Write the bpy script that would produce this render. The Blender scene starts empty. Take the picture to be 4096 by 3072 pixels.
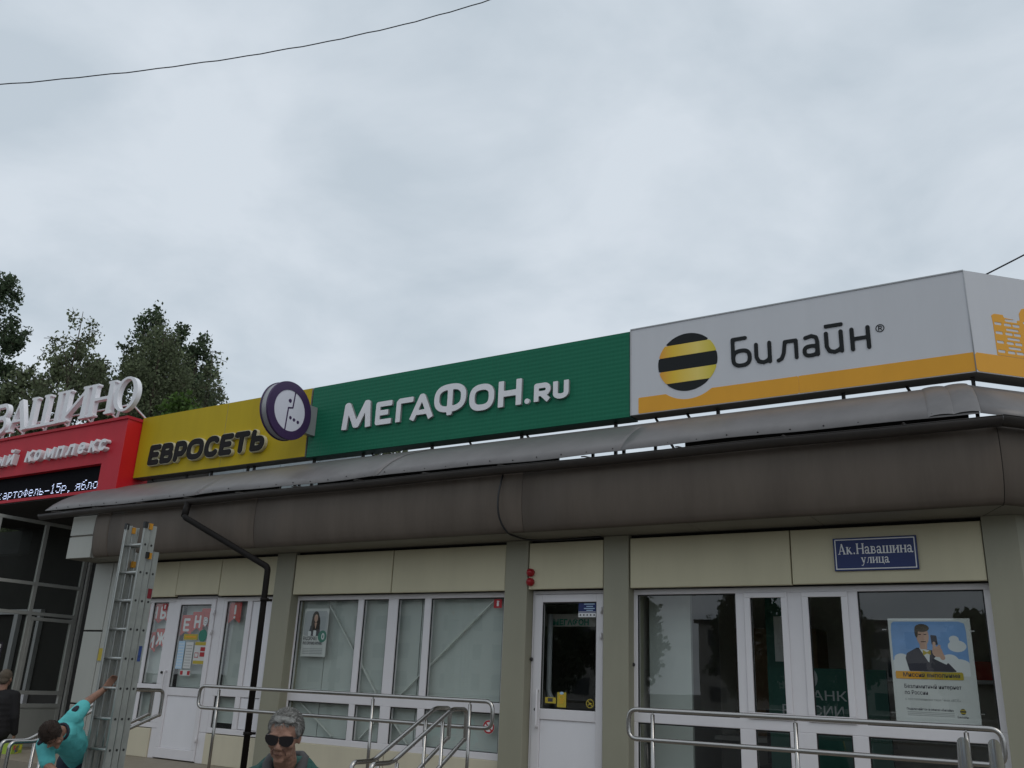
import bpy, bmesh, math, random
import numpy as np
from mathutils import Vector, Matrix
random.seed(7)
RNG = np.random.default_rng(7)
S = bpy.context.scene
COL = S.collection
R_ = math.radians

# ------------------------------------------------------------------ camera
cam_d = bpy.data.cameras.new('camera')
cam = bpy.data.objects.new('camera', cam_d)
COL.objects.link(cam)
def cam_matrix(pitch, yaw, roll, loc):
    p, y, r = R_(pitch), R_(yaw), R_(roll)
    right = Vector((1, 0, 0)); fwd = Vector((0, math.cos(p), math.sin(p))); up = Vector((0, -math.sin(p), math.cos(p)))
    r2 = right*math.cos(r) + up*math.sin(r); u2 = -right*math.sin(r) + up*math.cos(r)
    Z = Matrix.Rotation(y, 3, 'Z')
    r2, u2, f2 = Z @ r2, Z @ u2, Z @ fwd
    m = Matrix(((r2.x, u2.x, -f2.x, loc[0]), (r2.y, u2.y, -f2.y, loc[1]), (r2.z, u2.z, -f2.z, loc[2]), (0, 0, 0, 1)))
    return m
cam.matrix_world = cam_matrix(18.6106, 32.3335, 2.4758, (0, 0, 1.75))
cam_d.sensor_width = 36; cam_d.lens = 31.431
cam_d.clip_start = 0.05; cam_d.clip_end = 2000
S.camera = cam
S.render.resolution_x = 1024; S.render.resolution_y = 768

# ------------------------------------------------------------------ world, sun, exposure
SUN_EL, SUN_AZ = R_(52), R_(28)          # elevation, direction to the sun measured from +X towards -Y
w = bpy.data.worlds.new('World'); S.world = w; w.use_nodes = True
nt = w.node_tree; nt.nodes.clear()
def N(t, **k):
    n = nt.nodes.new(t)
    for a, b in k.items(): setattr(n, a, b)
    return n
out = N('ShaderNodeOutputWorld'); bg = N('ShaderNodeBackground'); bg.inputs[1].default_value = 0.1
sky = N('ShaderNodeTexSky', sky_type='NISHITA'); sky.sun_disc = False
sky.sun_elevation = SUN_EL; sky.sun_rotation = R_(90) + SUN_AZ
tc = N('ShaderNodeTexCoord'); sep = N('ShaderNodeSeparateXYZ'); nt.links.new(tc.outputs['Generated'], sep.inputs[0])
zz = N('ShaderNodeMath', operation='ABSOLUTE'); nt.links.new(sep.outputs[2], zz.inputs[0])
za = N('ShaderNodeMath', operation='ADD'); za.inputs[1].default_value = 0.22; nt.links.new(zz.outputs[0], za.inputs[0])
dx = N('ShaderNodeMath', operation='DIVIDE'); dy = N('ShaderNodeMath', operation='DIVIDE')
nt.links.new(sep.outputs[0], dx.inputs[0]); nt.links.new(za.outputs[0], dx.inputs[1])
nt.links.new(sep.outputs[1], dy.inputs[0]); nt.links.new(za.outputs[0], dy.inputs[1])
cmb = N('ShaderNodeCombineXYZ'); nt.links.new(dx.outputs[0], cmb.inputs[0]); nt.links.new(dy.outputs[0], cmb.inputs[1])
n1 = N('ShaderNodeTexNoise'); n1.inputs['Scale'].default_value = 2.4; n1.inputs['Detail'].default_value = 6; n1.inputs['Roughness'].default_value = 0.52
n1.inputs['Distortion'].default_value = 0.25
nt.links.new(cmb.outputs[0], n1.inputs['Vector'])
cr = N('ShaderNodeValToRGB'); cr.color_ramp.elements[0].position = 0.39; cr.color_ramp.elements[1].position = 0.61
cr.color_ramp.elements[0].color = (5.50, 6.25, 6.95, 1); cr.color_ramp.elements[1].color = (6.90, 7.55, 8.22, 1)
nt.links.new(n1.outputs['Fac'], cr.inputs['Fac'])
mx = N('ShaderNodeMixRGB'); mx.inputs[0].default_value = 0.94
nt.links.new(sky.outputs[0], mx.inputs[1]); nt.links.new(cr.outputs[0], mx.inputs[2])
nt.links.new(mx.outputs[0], bg.inputs[0]); nt.links.new(bg.outputs[0], out.inputs[0])
sun_d = bpy.data.lights.new('sun', 'SUN'); sun_d.energy = 0.55; sun_d.angle = R_(35); sun_d.color = (1, 0.96, 0.9)
sun = bpy.data.objects.new('sun', sun_d); COL.objects.link(sun)
to_sun = Vector((math.cos(SUN_EL)*math.cos(SUN_AZ), -math.cos(SUN_EL)*math.sin(SUN_AZ), math.sin(SUN_EL)))
sun.rotation_euler = to_sun.to_track_quat('Z', 'Y').to_euler(); sun.location = (20, -20, 40)
vs = S.view_settings
vs.view_transform = 'Standard'; vs.look = 'None'; vs.gamma = 1; vs.use_curve_mapping = False; vs.exposure = 0.0
S.cycles.max_bounces = 8; S.cycles.transparent_max_bounces = 12

# ------------------------------------------------------------------ materials
def srgb(r, g, b):
    f = lambda c: (c/255/12.92) if c/255 <= 0.04045 else ((c/255+0.055)/1.055)**2.4
    return (f(r), f(g), f(b))
MATS = {}
def mat(name, col, rough=0.6, metal=0.0, var=0.08, vscale=3.0, bump=0.0, bscale=40.0, spec=0.4, island=0.0, stretch=None, streak=0.0, bdist=0.02):
    m = bpy.data.materials.new(name); m.use_nodes = True; t = m.node_tree; b = t.nodes['Principled BSDF']
    b.inputs['Roughness'].default_value = rough; b.inputs['Metallic'].default_value = metal
    b.inputs['Specular IOR Level'].default_value = spec
    L = t.links.new
    tcn = t.nodes.new('ShaderNodeTexCoord'); vec = tcn.outputs['Object']
    if stretch:
        mp = t.nodes.new('ShaderNodeMapping'); mp.inputs['Scale'].default_value = stretch; L(vec, mp.inputs[0]); vec = mp.outputs[0]
    nz = t.nodes.new('ShaderNodeTexNoise'); nz.inputs['Scale'].default_value = vscale; nz.inputs['Detail'].default_value = 5; L(vec, nz.inputs['Vector'])
    mr = t.nodes.new('ShaderNodeMapRange'); mr.inputs['To Min'].default_value = 1-var*1.6; mr.inputs['To Max'].default_value = 1+var*1.6; L(nz.outputs['Fac'], mr.inputs['Value'])
    val = mr.outputs[0]
    if streak > 0:
        ms = t.nodes.new('ShaderNodeMapping'); ms.inputs['Scale'].default_value = (3.4, 3.4, 0.5); L(tcn.outputs['Object'], ms.inputs[0])
        ns_ = t.nodes.new('ShaderNodeTexNoise'); ns_.inputs['Scale'].default_value = 1.0; ns_.inputs['Detail'].default_value = 6; ns_.inputs['Roughness'].default_value = 0.65; L(ms.outputs[0], ns_.inputs['Vector'])
        r_s = t.nodes.new('ShaderNodeMapRange'); r_s.inputs['From Min'].default_value = 0.25; r_s.inputs['From Max'].default_value = 0.62; r_s.inputs['To Min'].default_value = 1-streak*2.2; r_s.inputs['To Max'].default_value = 1.0; L(ns_.outputs['Fac'], r_s.inputs['Value'])
        m_s = t.nodes.new('ShaderNodeMath'); m_s.operation = 'MULTIPLY'; L(val, m_s.inputs[0]); L(r_s.outputs[0], m_s.inputs[1]); val = m_s.outputs[0]
    if island > 0:
        ge = t.nodes.new('ShaderNodeNewGeometry'); m2 = t.nodes.new('ShaderNodeMapRange')
        m2.inputs['To Min'].default_value = 1-island; m2.inputs['To Max'].default_value = 1+island; L(ge.outputs['Random Per Island'], m2.inputs['Value'])
        mu = t.nodes.new('ShaderNodeMath'); mu.operation = 'MULTIPLY'; L(val, mu.inputs[0]); L(m2.outputs[0], mu.inputs[1]); val = mu.outputs[0]
    vm = t.nodes.new('ShaderNodeVectorMath'); vm.operation = 'SCALE'; vm.inputs[0].default_value = col; L(val, vm.inputs['Scale'])
    L(vm.outputs[0], b.inputs['Base Color'])
    if bump > 0:
        nb = t.nodes.new('ShaderNodeTexNoise'); nb.inputs['Scale'].default_value = bscale; nb.inputs['Detail'].default_value = 4; L(vec, nb.inputs['Vector'])
        bp = t.nodes.new('ShaderNodeBump'); bp.inputs['Strength'].default_value = bump; bp.inputs['Distance'].default_value = bdist
        L(nb.outputs['Fac'], bp.inputs['Height']); L(bp.outputs[0], b.inputs['Normal'])
    MATS[name] = m
    return m
def emat(name, col, strength):
    m = bpy.data.materials.new(name); m.use_nodes = True; b = m.node_tree.nodes['Principled BSDF']
    b.inputs['Base Color'].default_value = (*col, 1); b.inputs['Emission Color'].default_value = (*col, 1); b.inputs['Emission Strength'].default_value = strength
    MATS[name] = m; return m
mat('asphalt', (0.085, 0.083, 0.08), 0.9, var=0.25, vscale=8, bump=0.5, bscale=120)
mat('paving', (0.17, 0.16, 0.145), 0.85, var=0.15, vscale=5, bump=0.3, bscale=60)
mat('tile_floor', (0.24, 0.205, 0.155), 0.6, var=0.12, vscale=7)
mat('cream', (0.55, 0.50, 0.345), 0.55, var=0.05, vscale=1.6, bump=0.03, bscale=200, streak=0.035)
mat('cream_low', (0.62, 0.56, 0.42), 0.6, var=0.06, vscale=2.0, streak=0.04)
mat('pillar', (0.30, 0.285, 0.212), 0.5, var=0.04, vscale=1.5, streak=0.035)
mat('gray_clad', (0.40, 0.40, 0.36), 0.45, var=0.04, vscale=1.5, streak=0.03)
mat('fascia', (0.125, 0.100, 0.080), 0.55, spec=0.25, var=0.12, vscale=1.3, bump=0.05, bscale=3, stretch=(1, 1, 0.6), streak=0.11)
mat('soffit', (0.20, 0.185, 0.155), 0.55, spec=0.25, var=0.06, vscale=2, streak=0.06)
mat('seam_dark', (0.02, 0.018, 0.016), 0.8)
mat('sheet_metal', (0.178, 0.166, 0.162), 0.42, metal=0.25, var=0.16, vscale=1.1, bump=0.22, bscale=1.6, streak=0.09)
mat('gutter', (0.045, 0.038, 0.034), 0.4, var=0.15, vscale=4, streak=0.1)
mat('pipe_brown', (0.012, 0.010, 0.009), 0.6, spec=0.12, var=0.1)
mat('pvc', (0.74, 0.71, 0.72), 0.35, var=0.03, vscale=2, streak=0.02)
mat('pvc_panel', (0.78, 0.76, 0.78), 0.4, var=0.03, vscale=2, streak=0.02)
mat('gasket', (0.015, 0.015, 0.015), 0.6)
mat('steel', (0.44, 0.42, 0.40), 0.22, metal=1.0, var=0.05, vscale=6)
mat('alu', (0.44, 0.45, 0.43), 0.38, metal=0.75, var=0.15, vscale=9, stretch=(6, 6, 1))
mat('alu_face', (0.36, 0.375, 0.35), 0.5, metal=0.4, var=0.2, vscale=7, streak=0.08)
mat('hook_orange', (0.48, 0.22, 0.02), 0.5, var=0.2, vscale=30); mat('sticker_red', (0.17, 0.012, 0.02), 0.6, var=0.5, vscale=30); mat('sticker_blue', (0.03, 0.06, 0.20), 0.6, var=0.5, vscale=30)
mat('black_plastic', (0.02, 0.02, 0.02), 0.5)
mat('roof_dark', (0.06, 0.055, 0.05), 0.9)
mat('dark_steel', (0.035, 0.03, 0.028), 0.6)
mat('yellow_sign', (0.52, 0.375, 0.012), 0.55, spec=0.2, var=0.06, vscale=1.0, stretch=(1.6, 1, 0.5), bump=0.02, streak=0.05)
mat('sign_under', (0.20, 0.19, 0.17), 0.6)
mat('black_letter', (0.014, 0.012, 0.012), 0.6, spec=0.15)
mat('cream_rim', (0.60, 0.56, 0.40), 0.5)
mat('white_sign', (0.60, 0.60, 0.62), 0.4, var=0.025, vscale=1.2, streak=0.02)
mat('white_letter', (0.80, 0.79, 0.81), 0.45, var=0.03)
mat('charcoal', (0.016, 0.018, 0.019), 0.6, spec=0.2)
mat('orange_print', (0.78, 0.36, 0.02), 0.45, var=0.04, streak=0.02)
mat('rail_gray', (0.42, 0.43, 0.44), 0.5)
mat('purple', (0.052, 0.024, 0.085), 0.4, var=0.06)
mat('disc_face', (0.72, 0.71, 0.78), 0.4, var=0.02)
mat('disc_side', (0.33, 0.33, 0.34), 0.4, metal=0.3)
mat('red_panel', (0.52, 0.026, 0.042), 0.5, spec=0.18, var=0.07, vscale=1.2, streak=0.05)
mat('red_gloss', (0.62, 0.012, 0.02), 0.32, var=0.05)
mat('led_black', (0.006, 0.006, 0.008), 0.7, spec=0.05)
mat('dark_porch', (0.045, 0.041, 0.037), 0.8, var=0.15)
mat('porch_frame', (0.42, 0.415, 0.38), 0.45)
mat('interior', (0.40, 0.38, 0.35), 0.8)
mat('room_paint', (0.60, 0.56, 0.50), 0.8, var=0.1, vscale=1.2)
mat('wood', (0.22, 0.13, 0.07), 0.6, var=0.25, vscale=4)
mat('interior_dark', (0.16, 0.15, 0.135), 0.8)
mat('bar_grey', (0.62, 0.64, 0.60), 0.6)
mat('blind', (0.62, 0.65, 0.61), 0.6, var=0.04)
mat('blue_plate', (0.014, 0.028, 0.125), 0.4)
mat('white_print', (0.72, 0.72, 0.72), 0.5, var=0.03)
mat('paper', (0.62, 0.62, 0.60), 0.6, var=0.05)
mat('red_flag', (0.52, 0.055, 0.04), 0.6, var=0.08)
mat('dark_print', (0.05, 0.045, 0.06), 0.6)
mat('grey_print', (0.30, 0.30, 0.30), 0.6)
mat('green_print', (0.03, 0.20, 0.14), 0.5)
mat('bank_green', (0.008, 0.075, 0.055), 0.5)
mat('yellow_print', (0.46, 0.35, 0.035), 0.5)
mat('skyblue_print', (0.20, 0.36, 0.66), 0.5, var=0.12, vscale=9)
mat('strip_mid', (0.52, 0.33, 0.03), 0.5)
mat('pale_blue', (0.42, 0.58, 0.72), 0.5)
mat('skin_print', (0.58, 0.36, 0.27), 0.5)
mat('red_print', (0.40, 0.016, 0.022), 0.5)
mat('siren_red', (0.33, 0.008, 0.014), 0.3)
mat('shed_blue', (0.50, 0.57, 0.60), 0.5, var=0.06)
mat('skin', (0.275, 0.148, 0.102), 0.55, var=0.26, vscale=16, bump=0.35, bscale=55)
mat('skin_dark', (0.13, 0.06, 0.045), 0.55)
mat('hair_grey', (0.235, 0.23, 0.215), 0.75, var=0.45, vscale=60, bump=0.9, bscale=110, stretch=(1, 1, 0.5))
mat('strand_grey', (0.27, 0.262, 0.245), 0.7, var=0.2, island=0.6); mat('strand_brown', (0.040, 0.024, 0.017), 0.6, island=0.6)
mat('hair_brown', (0.045, 0.028, 0.02), 0.6, var=0.3, vscale=60, bump=0.8, bscale=120)
mat('hair_mid', (0.11, 0.085, 0.06), 0.7, var=0.3, vscale=60, bump=0.8, bscale=120)
mat('jacket_green', (0.016, 0.075, 0.06), 0.7, var=0.25, vscale=9, bump=1.0, bscale=12, bdist=0.06)
mat('collar_grey', (0.062, 0.058, 0.058), 0.8, var=0.15)
mat('teal_shirt', (0.10, 0.47, 0.47), 0.8, var=0.14, vscale=10, bump=0.8, bscale=7, bdist=0.035)
mat('patch_dark', (0.022, 0.022, 0.035), 0.8)
mat('black_cloth', (0.012, 0.011, 0.012), 0.9, var=0.2, vscale=10, bump=0.3, bscale=15)
mat('jeans', (0.025, 0.03, 0.05), 0.85, var=0.2, vscale=12)
mat('lens', (0.012, 0.010, 0.012), 0.12, spec=0.6)
mat('bark', (0.075, 0.058, 0.042), 0.9, var=0.3, vscale=12, bump=0.6, bscale=25)
mat('leaf_dark', (0.076, 0.108, 0.056), 0.7, var=0.30, vscale=0.7, island=0.5)
mat('leaf_mid', (0.135, 0.160, 0.086), 0.7, var=0.30, vscale=0.8, island=0.5)
mat('leaf_light', (0.085, 0.15, 0.032), 0.7, var=0.25, vscale=1.0, island=0.5)
for nm in ('leaf_dark', 'leaf_mid', 'leaf_light'):
    t_ = MATS[nm].node_tree; pb_ = t_.nodes['Principled BSDF']; o_ = t_.nodes['Material Output']
    tl = t_.nodes.new('ShaderNodeBsdfTranslucent'); mxs = t_.nodes.new('ShaderNodeMixShader'); mxs.inputs[0].default_value = 0.45
    t_.links.new(pb_.inputs['Base Color'].links[0].from_socket, tl.inputs[0]); t_.links.new(pb_.outputs[0], mxs.inputs[1]); t_.links.new(tl.outputs[0], mxs.inputs[2]); t_.links.new(mxs.outputs[0], o_.inputs[0])
mat('wire', (0.012, 0.012, 0.018), 0.6)
mat('block_wall', (0.52, 0.50, 0.46), 0.8, var=0.1, vscale=0.4)
mat('block_glass', (0.05, 0.06, 0.07), 0.15)
mat('bag_a', (0.30, 0.42, 0.05), 0.6); mat('bag_b', (0.03, 0.085, 0.30), 0.6); mat('bag_c', (0.55, 0.10, 0.08), 0.6); mat('bag_d', (0.65, 0.55, 0.05), 0.6)
emat('led_white', (0.62, 0.72, 1.0), 1.3)
def glass_mat(name, tint):
    m = bpy.data.materials.new(name); m.use_nodes = True; t = m.node_tree; t.nodes.clear(); L = t.links.new
    o = t.nodes.new('ShaderNodeOutputMaterial'); mixs = t.nodes.new('ShaderNodeMixShader')
    tr = t.nodes.new('ShaderNodeBsdfTransparent'); tr.inputs[0].default_value = (*tint, 1)
    gl = t.nodes.new('ShaderNodeBsdfGlossy'); gl.inputs['Roughness'].default_value = 0.0
    nz = t.nodes.new('ShaderNodeTexNoise'); nz.inputs['Scale'].default_value = 0.9
    tcn = t.nodes.new('ShaderNodeTexCoord'); L(tcn.outputs['Object'], nz.inputs['Vector'])
    bp = t.nodes.new('ShaderNodeBump'); bp.inputs['Strength'].default_value = 0.06; bp.inputs['Distance'].default_value = 0.02; L(nz.outputs['Fac'], bp.inputs['Height'])
    L(bp.outputs[0], gl.inputs['Normal'])
    fr = t.nodes.new('ShaderNodeFresnel'); ge = t.nodes.new('ShaderNodeNewGeometry'); io = t.nodes.new('ShaderNodeMapRange')
    io.inputs['To Min'].default_value = 1.9; io.inputs['To Max'].default_value = 1/1.9; L(ge.outputs['Backfacing'], io.inputs['Value']); L(io.outputs[0], fr.inputs[0])   # a thin pane: the same reflectance from both sides
    L(fr.outputs[0], mixs.inputs[0]); L(tr.outputs[0], mixs.inputs[1]); L(gl.outputs[0], mixs.inputs[2]); L(mixs.outputs[0], o.inputs[0])
    MATS[name] = m
glass_mat('glass', (0.94, 0.97, 0.955))
glass_mat('glass_dark', (0.55, 0.58, 0.55))
def green_mat():
    m = mat('green_sign', (0.010, 0.150, 0.082), 0.5, spec=0.2, var=0.05, vscale=1.5); t = m.node_tree; L = t.links.new
    b = t.nodes['Principled BSDF']; tcn = t.nodes.new('ShaderNodeTexCoord'); sp = t.nodes.new('ShaderNodeSeparateXYZ'); L(tcn.outputs['Object'], sp.inputs[0])
    def wv(o):
        mu = t.nodes.new('ShaderNodeMath'); mu.operation = 'MULTIPLY'; mu.inputs[1].default_value = 2*math.pi/0.056; L(o, mu.inputs[0])
        s = t.nodes.new('ShaderNodeMath'); s.operation = 'SINE'; L(mu.outputs[0], s.inputs[0]); return s.outputs[0]
    pr = t.nodes.new('ShaderNodeMath'); pr.operation = 'ADD'; L(wv(sp.outputs[0]), pr.inputs[0]); L(wv(sp.outputs[2]), pr.inputs[1])
    bp = t.nodes.new('ShaderNodeBump'); bp.inputs['Strength'].default_value = 0.18; bp.inputs['Distance'].default_value = 0.004; L(pr.outputs[0], bp.inputs['Height']); L(bp.outputs[0], b.inputs['Normal'])
green_mat()
def emblem_yellow():
    m = bpy.data.materials.new('emblem_yellow'); m.use_nodes = True; t = m.node_tree; L = t.links.new; b = t.nodes['Principled BSDF']
    tcn = t.nodes.new('ShaderNodeTexCoord'); sp = t.nodes.new('ShaderNodeSeparateXYZ'); L(tcn.outputs['Object'], sp.inputs[0])
    mr = t.nodes.new('ShaderNodeMapRange'); mr.inputs['From Min'].default_value = -0.40; mr.inputs['From Max'].default_value = 0.35; L(sp.outputs[0], mr.inputs['Value'])
    r = t.nodes.new('ShaderNodeValToRGB'); r.color_ramp.elements[0].color = (0.72, 0.25, 0.02, 1); r.color_ramp.elements[1].color = (0.62, 0.50, 0.02, 1)
    e = r.color_ramp.elements.new(0.3); e.color = (0.78, 0.50, 0.02, 1)
    e = r.color_ramp.elements.new(0.7); e.color = (0.80, 0.62, 0.14, 1)
    L(mr.outputs[0], r.inputs[0]); L(r.outputs[0], b.inputs['Base Color']); b.inputs['Roughness'].default_value = 0.4
    MATS['emblem_yellow'] = m
emblem_yellow()

# ------------------------------------------------------------------ object helpers
def link(name, me, m, parent=None):
    o = bpy.data.objects.new(name, me); COL.objects.link(o)
    if m is not None and not len(me.materials): me.materials.append(MATS[m])
    if parent is not None: attach(o, parent)
    return o
def attach(o, parent):
    o.parent = parent
    if parent.type == 'EMPTY':
        o.matrix_parent_inverse = Matrix.Translation(-parent.location)
def tag(o, label=None, cat=None, group=None, kind=None):
    if label: o['label'] = label
    if cat: o['category'] = cat
    if group: o['group'] = group
    if kind: o['kind'] = kind
    return o
def thing(name, label, cat, loc, group=None):
    o = bpy.data.objects.new(name, None); COL.objects.link(o); o.location = loc; o.empty_display_size = 0.2
    return tag(o, label, cat, group)
class M:
    def __init__(s): s.v = []; s.f = []; s.smooth = []
    def add(s, vs, fs, smooth=False):
        k = len(s.v); s.v += [tuple(p) for p in vs]
        for f in fs: s.f.append(tuple(i+k for i in f)); s.smooth.append(smooth)
        return s
    def box(s, x0, x1, y0, y1, z0, z1):
        return s.add([(x0, y0, z0), (x1, y0, z0), (x1, y1, z0), (x0, y1, z0), (x0, y0, z1), (x1, y0, z1), (x1, y1, z1), (x0, y1, z1)],
                     [(0, 3, 2, 1), (4, 5, 6, 7), (0, 1, 5, 4), (1, 2, 6, 5), (2, 3, 7, 6), (3, 0, 4, 7)])
    def bbox(s, x0, x1, y0, y1, z0, z1, b=0.004):      # box whose edges on the street side are chamfered
        pts = []
        def ring(y, e): return [(x0+e, y, z0+e), (x1-e, y, z0+e), (x1-e, y, z1-e), (x0+e, y, z1-e)]
        vs = ring(y0, b) + ring(y0+b, 0) + ring(y1, 0)
        fs = [(0, 1, 2, 3)] + [(i, i+4, (i+1) % 4+4, (i+1) % 4) for i in range(4)] + [(i+4, i+8, (i+1) % 4+8, (i+1) % 4+4) for i in range(4)] + [(11, 10, 9, 8)]
        return s.add(vs, fs)
    def obox(s, c, ax, ay, az):                           # oriented box: centre, three half-axis vectors
        c, ax, ay, az = Vector(c), Vector(ax), Vector(ay), Vector(az)
        vs = [c+sx*ax+sy*ay+sz*az for sz in (-1, 1) for sx, sy in ((-1, -1), (1, -1), (1, 1), (-1, 1))]
        return s.add(vs, [(0, 3, 2, 1), (4, 5, 6, 7), (0, 1, 5, 4), (1, 2, 6, 5), (2, 3, 7, 6), (3, 0, 4, 7)])
    def bar(s, p, q, wx, wy=None):
        p, q = Vector(p), Vector(q); d = (q-p).normalized(); up = Vector((0, 0, 1)) if abs(d.z) < 0.9 else Vector((0, 1, 0))
        a = d.cross(up).normalized(); b = a.cross(d)
        return s.obox((p+q)/2, d*((q-p).length/2), a*wx/2, b*(wy or wx)/2)
    def tube(s, pts, r, n=10, cap=True):
        pts = [Vector(p) for p in pts]; rr = r if isinstance(r, (list, tuple)) else [r]*len(pts)
        t0 = (pts[1]-pts[0]).normalized(); ref = Vector((0, 0, 1)) if abs(t0.z) < 0.9 else Vector((1, 0, 0))
        a = t0.cross(ref).normalized(); vs = []
        for i, p in enumerate(pts):
            if i == 0: t = t0
            elif i == len(pts)-1: t = (pts[i]-pts[i-1]).normalized()
            else: t = ((pts[i+1]-pts[i]).normalized()+(pts[i]-pts[i-1]).normalized()).normalized()
            a = (a-t*a.dot(t)).normalized(); b = t.cross(a)
            for k in range(n):
                g = 2*math.pi*k/n; vs.append(p+(a*math.cos(g)+b*math.sin(g))*rr[i])
        fs = [(i*n+k, i*n+(k+1) % n, (i+1)*n+(k+1) % n, (i+1)*n+k) for i in range(len(pts)-1) for k in range(n)]
        s.add(vs, fs, True)
        if cap:
            k0 = len(s.v)-len(vs)
            s.f.append(tuple(k0+k for k in reversed(range(n)))); s.smooth.append(False)
            s.f.append(tuple(k0+(len(pts)-1)*n+k for k in range(n))); s.smooth.append(False)
        return s
    def ell(s, c, axes, n=14, m=9):
        c = Vector(c); A = [Vector(a) for a in axes]; vs = [c+A[2]]
        for i in range(1, m):
            th = math.pi*i/m
            for k in range(n):
                ph = 2*math.pi*k/n; vs.append(c+A[0]*math.sin(th)*math.cos(ph)+A[1]*math.sin(th)*math.sin(ph)+A[2]*math.cos(th))
        vs.append(c-A[2]); e = len(vs)-1
        fs = [(0, 1+k, 1+(k+1) % n) for k in range(n)]
        for i in range(m-2):
            for k in range(n): fs.append((1+i*n+k, 1+(i+1)*n+k, 1+(i+1)*n+(k+1) % n, 1+i*n+(k+1) % n))
        fs += [(e, 1+(m-2)*n+(k+1) % n, 1+(m-2)*n+k) for k in range(n)]
        return s.add(vs, fs, True)
    def cap(s, p, q, r0, r1):                              # tapered capsule made of overlapping balls
        p, q = Vector(p), Vector(q); L = (q-p).length; k = max(2, int(L/(min(r0, r1)*0.5))+1)
        for i in range(k+1):
            t = i/k; r = r0+(r1-r0)*t; s.ell(p.lerp(q, t), [(r, 0, 0), (0, r, 0), (0, 0, r)], 10, 6)
        return s
    def mesh(s, name):
        me = bpy.data.meshes.new(name); me.from_pydata([tuple(v) for v in s.v], [], s.f)
        me.polygons.foreach_set('use_smooth', s.smooth); me.update(); return me
    def ob(s, name, m, parent=None): return link(name, s.mesh(name), m, parent)
def fillet(pts, r, n=5):
    """round the corners of a polyline"""
    P = [Vector(p) for p in pts]; out = [P[0]]
    for i in range(1, len(P)-1):
        a, b, c = P[i-1], P[i], P[i+1]; u = (a-b); v = (c-b); k = min(r, u.length*0.49, v.length*0.49)
        p0, p1 = b+u.normalized()*k, b+v.normalized()*k
        for j in range(n+1):
            t = j/n; out.append(p0*(1-t)**2+b*2*t*(1-t)+p1*t*t)
    out.append(P[-1]); return out

# ------------------------------------------------------------------ 2D shapes from distance fields (lettering, emblems, print)
def d_seg(X, Y, a, b, w):
    ax, ay = a; bx, by = b; dx, dy = bx-ax, by-ay; L2 = dx*dx+dy*dy+1e-12
    t = np.clip(((X-ax)*dx+(Y-ay)*dy)/L2, 0, 1); return np.hypot(X-ax-t*dx, Y-ay-t*dy)-w
def d_bar(X, Y, a, b, w):
    ax, ay = a; bx, by = b; L = math.hypot(bx-ax, by-ay)+1e-9; ux, uy = (bx-ax)/L, (by-ay)/L
    px, py = X-(ax+bx)/2, Y-(ay+by)/2; qx = abs(px*ux+py*uy)-L/2; qy = abs(-px*uy+py*ux)-w
    return np.hypot(np.maximum(qx, 0), np.maximum(qy, 0))+np.minimum(np.maximum(qx, qy), 0)
def P(pts, w, cap='r'): return ('p', pts, w, cap)
def arc(cx, cy, rx, ry, a0, a1, n=18): return [(cx+rx*math.cos(R_(a0+(a1-a0)*i/n)), cy+ry*math.sin(R_(a0+(a1-a0)*i/n))) for i in range(n+1)]
def sq(cx, cy, rx, ry, a0=0, a1=360, n=32, e=0.75):           # squarish ring
    o = []
    for i in range(n+1):
        g = R_(a0+(a1-a0)*i/n); c, s_ = math.cos(g), math.sin(g)
        o.append((cx+rx*math.copysign(abs(c)**e, c), cy+ry*math.copysign(abs(s_)**e, s_)))
    return o
def bowl(xl, xr, yb, yt):
    r = (yt-yb)/2; r2 = min(r, (xr-xl)*0.9); return [(xl, yt), (xr-r2, yt)]+arc(xr-r2, (yb+yt)/2, r2, r, 90, -90, 10)+[(xl, yb)]
def field(prims, X, Y):
    d = np.full(X.shape, 9.0)
    for p in prims:
        if p[0] == 'p':
            _, pts, w, c = p
            for i in range(len(pts)-1):
                if math.dist(pts[i], pts[i+1]) < 1e-6: continue
                d = np.minimum(d, d_seg(X, Y, pts[i], pts[i+1], w) if c == 'r' else d_bar(X, Y, pts[i], pts[i+1], w))
            if c == 'b':
                for q in pts[1:-1]: d = np.minimum(d, np.hypot(X-q[0], Y-q[1])-w)
        elif p[0] == 'poly':                                  # filled polygon
            pts = p[1]; n = len(pts); dd = np.full(X.shape, 9.0); ins = np.zeros(X.shape, bool)
            for i in range(n):
                a, b = pts[i], pts[(i+1) % n]; dd = np.minimum(dd, d_seg(X, Y, a, b, 0))
                cond = ((a[1] > Y) != (b[1] > Y)); xi = (b[0]-a[0])*(Y-a[1])/((b[1]-a[1]) if b[1] != a[1] else 1e-9)+a[0]; ins ^= cond & (X < xi)
            d = np.minimum(d, np.where(ins, -dd, dd))
        elif p[0] == 'ell': d = np.minimum(d, (np.hypot((X-p[1])/p[3], (Y-p[2])/p[4])-1)*min(p[3], p[4]))
        elif p[0] == 'cut': d = np.maximum(d, -field(p[1], X, Y))
        elif p[0] == 'and': d = np.maximum(d, field(p[1], X, Y))
    return d
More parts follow.
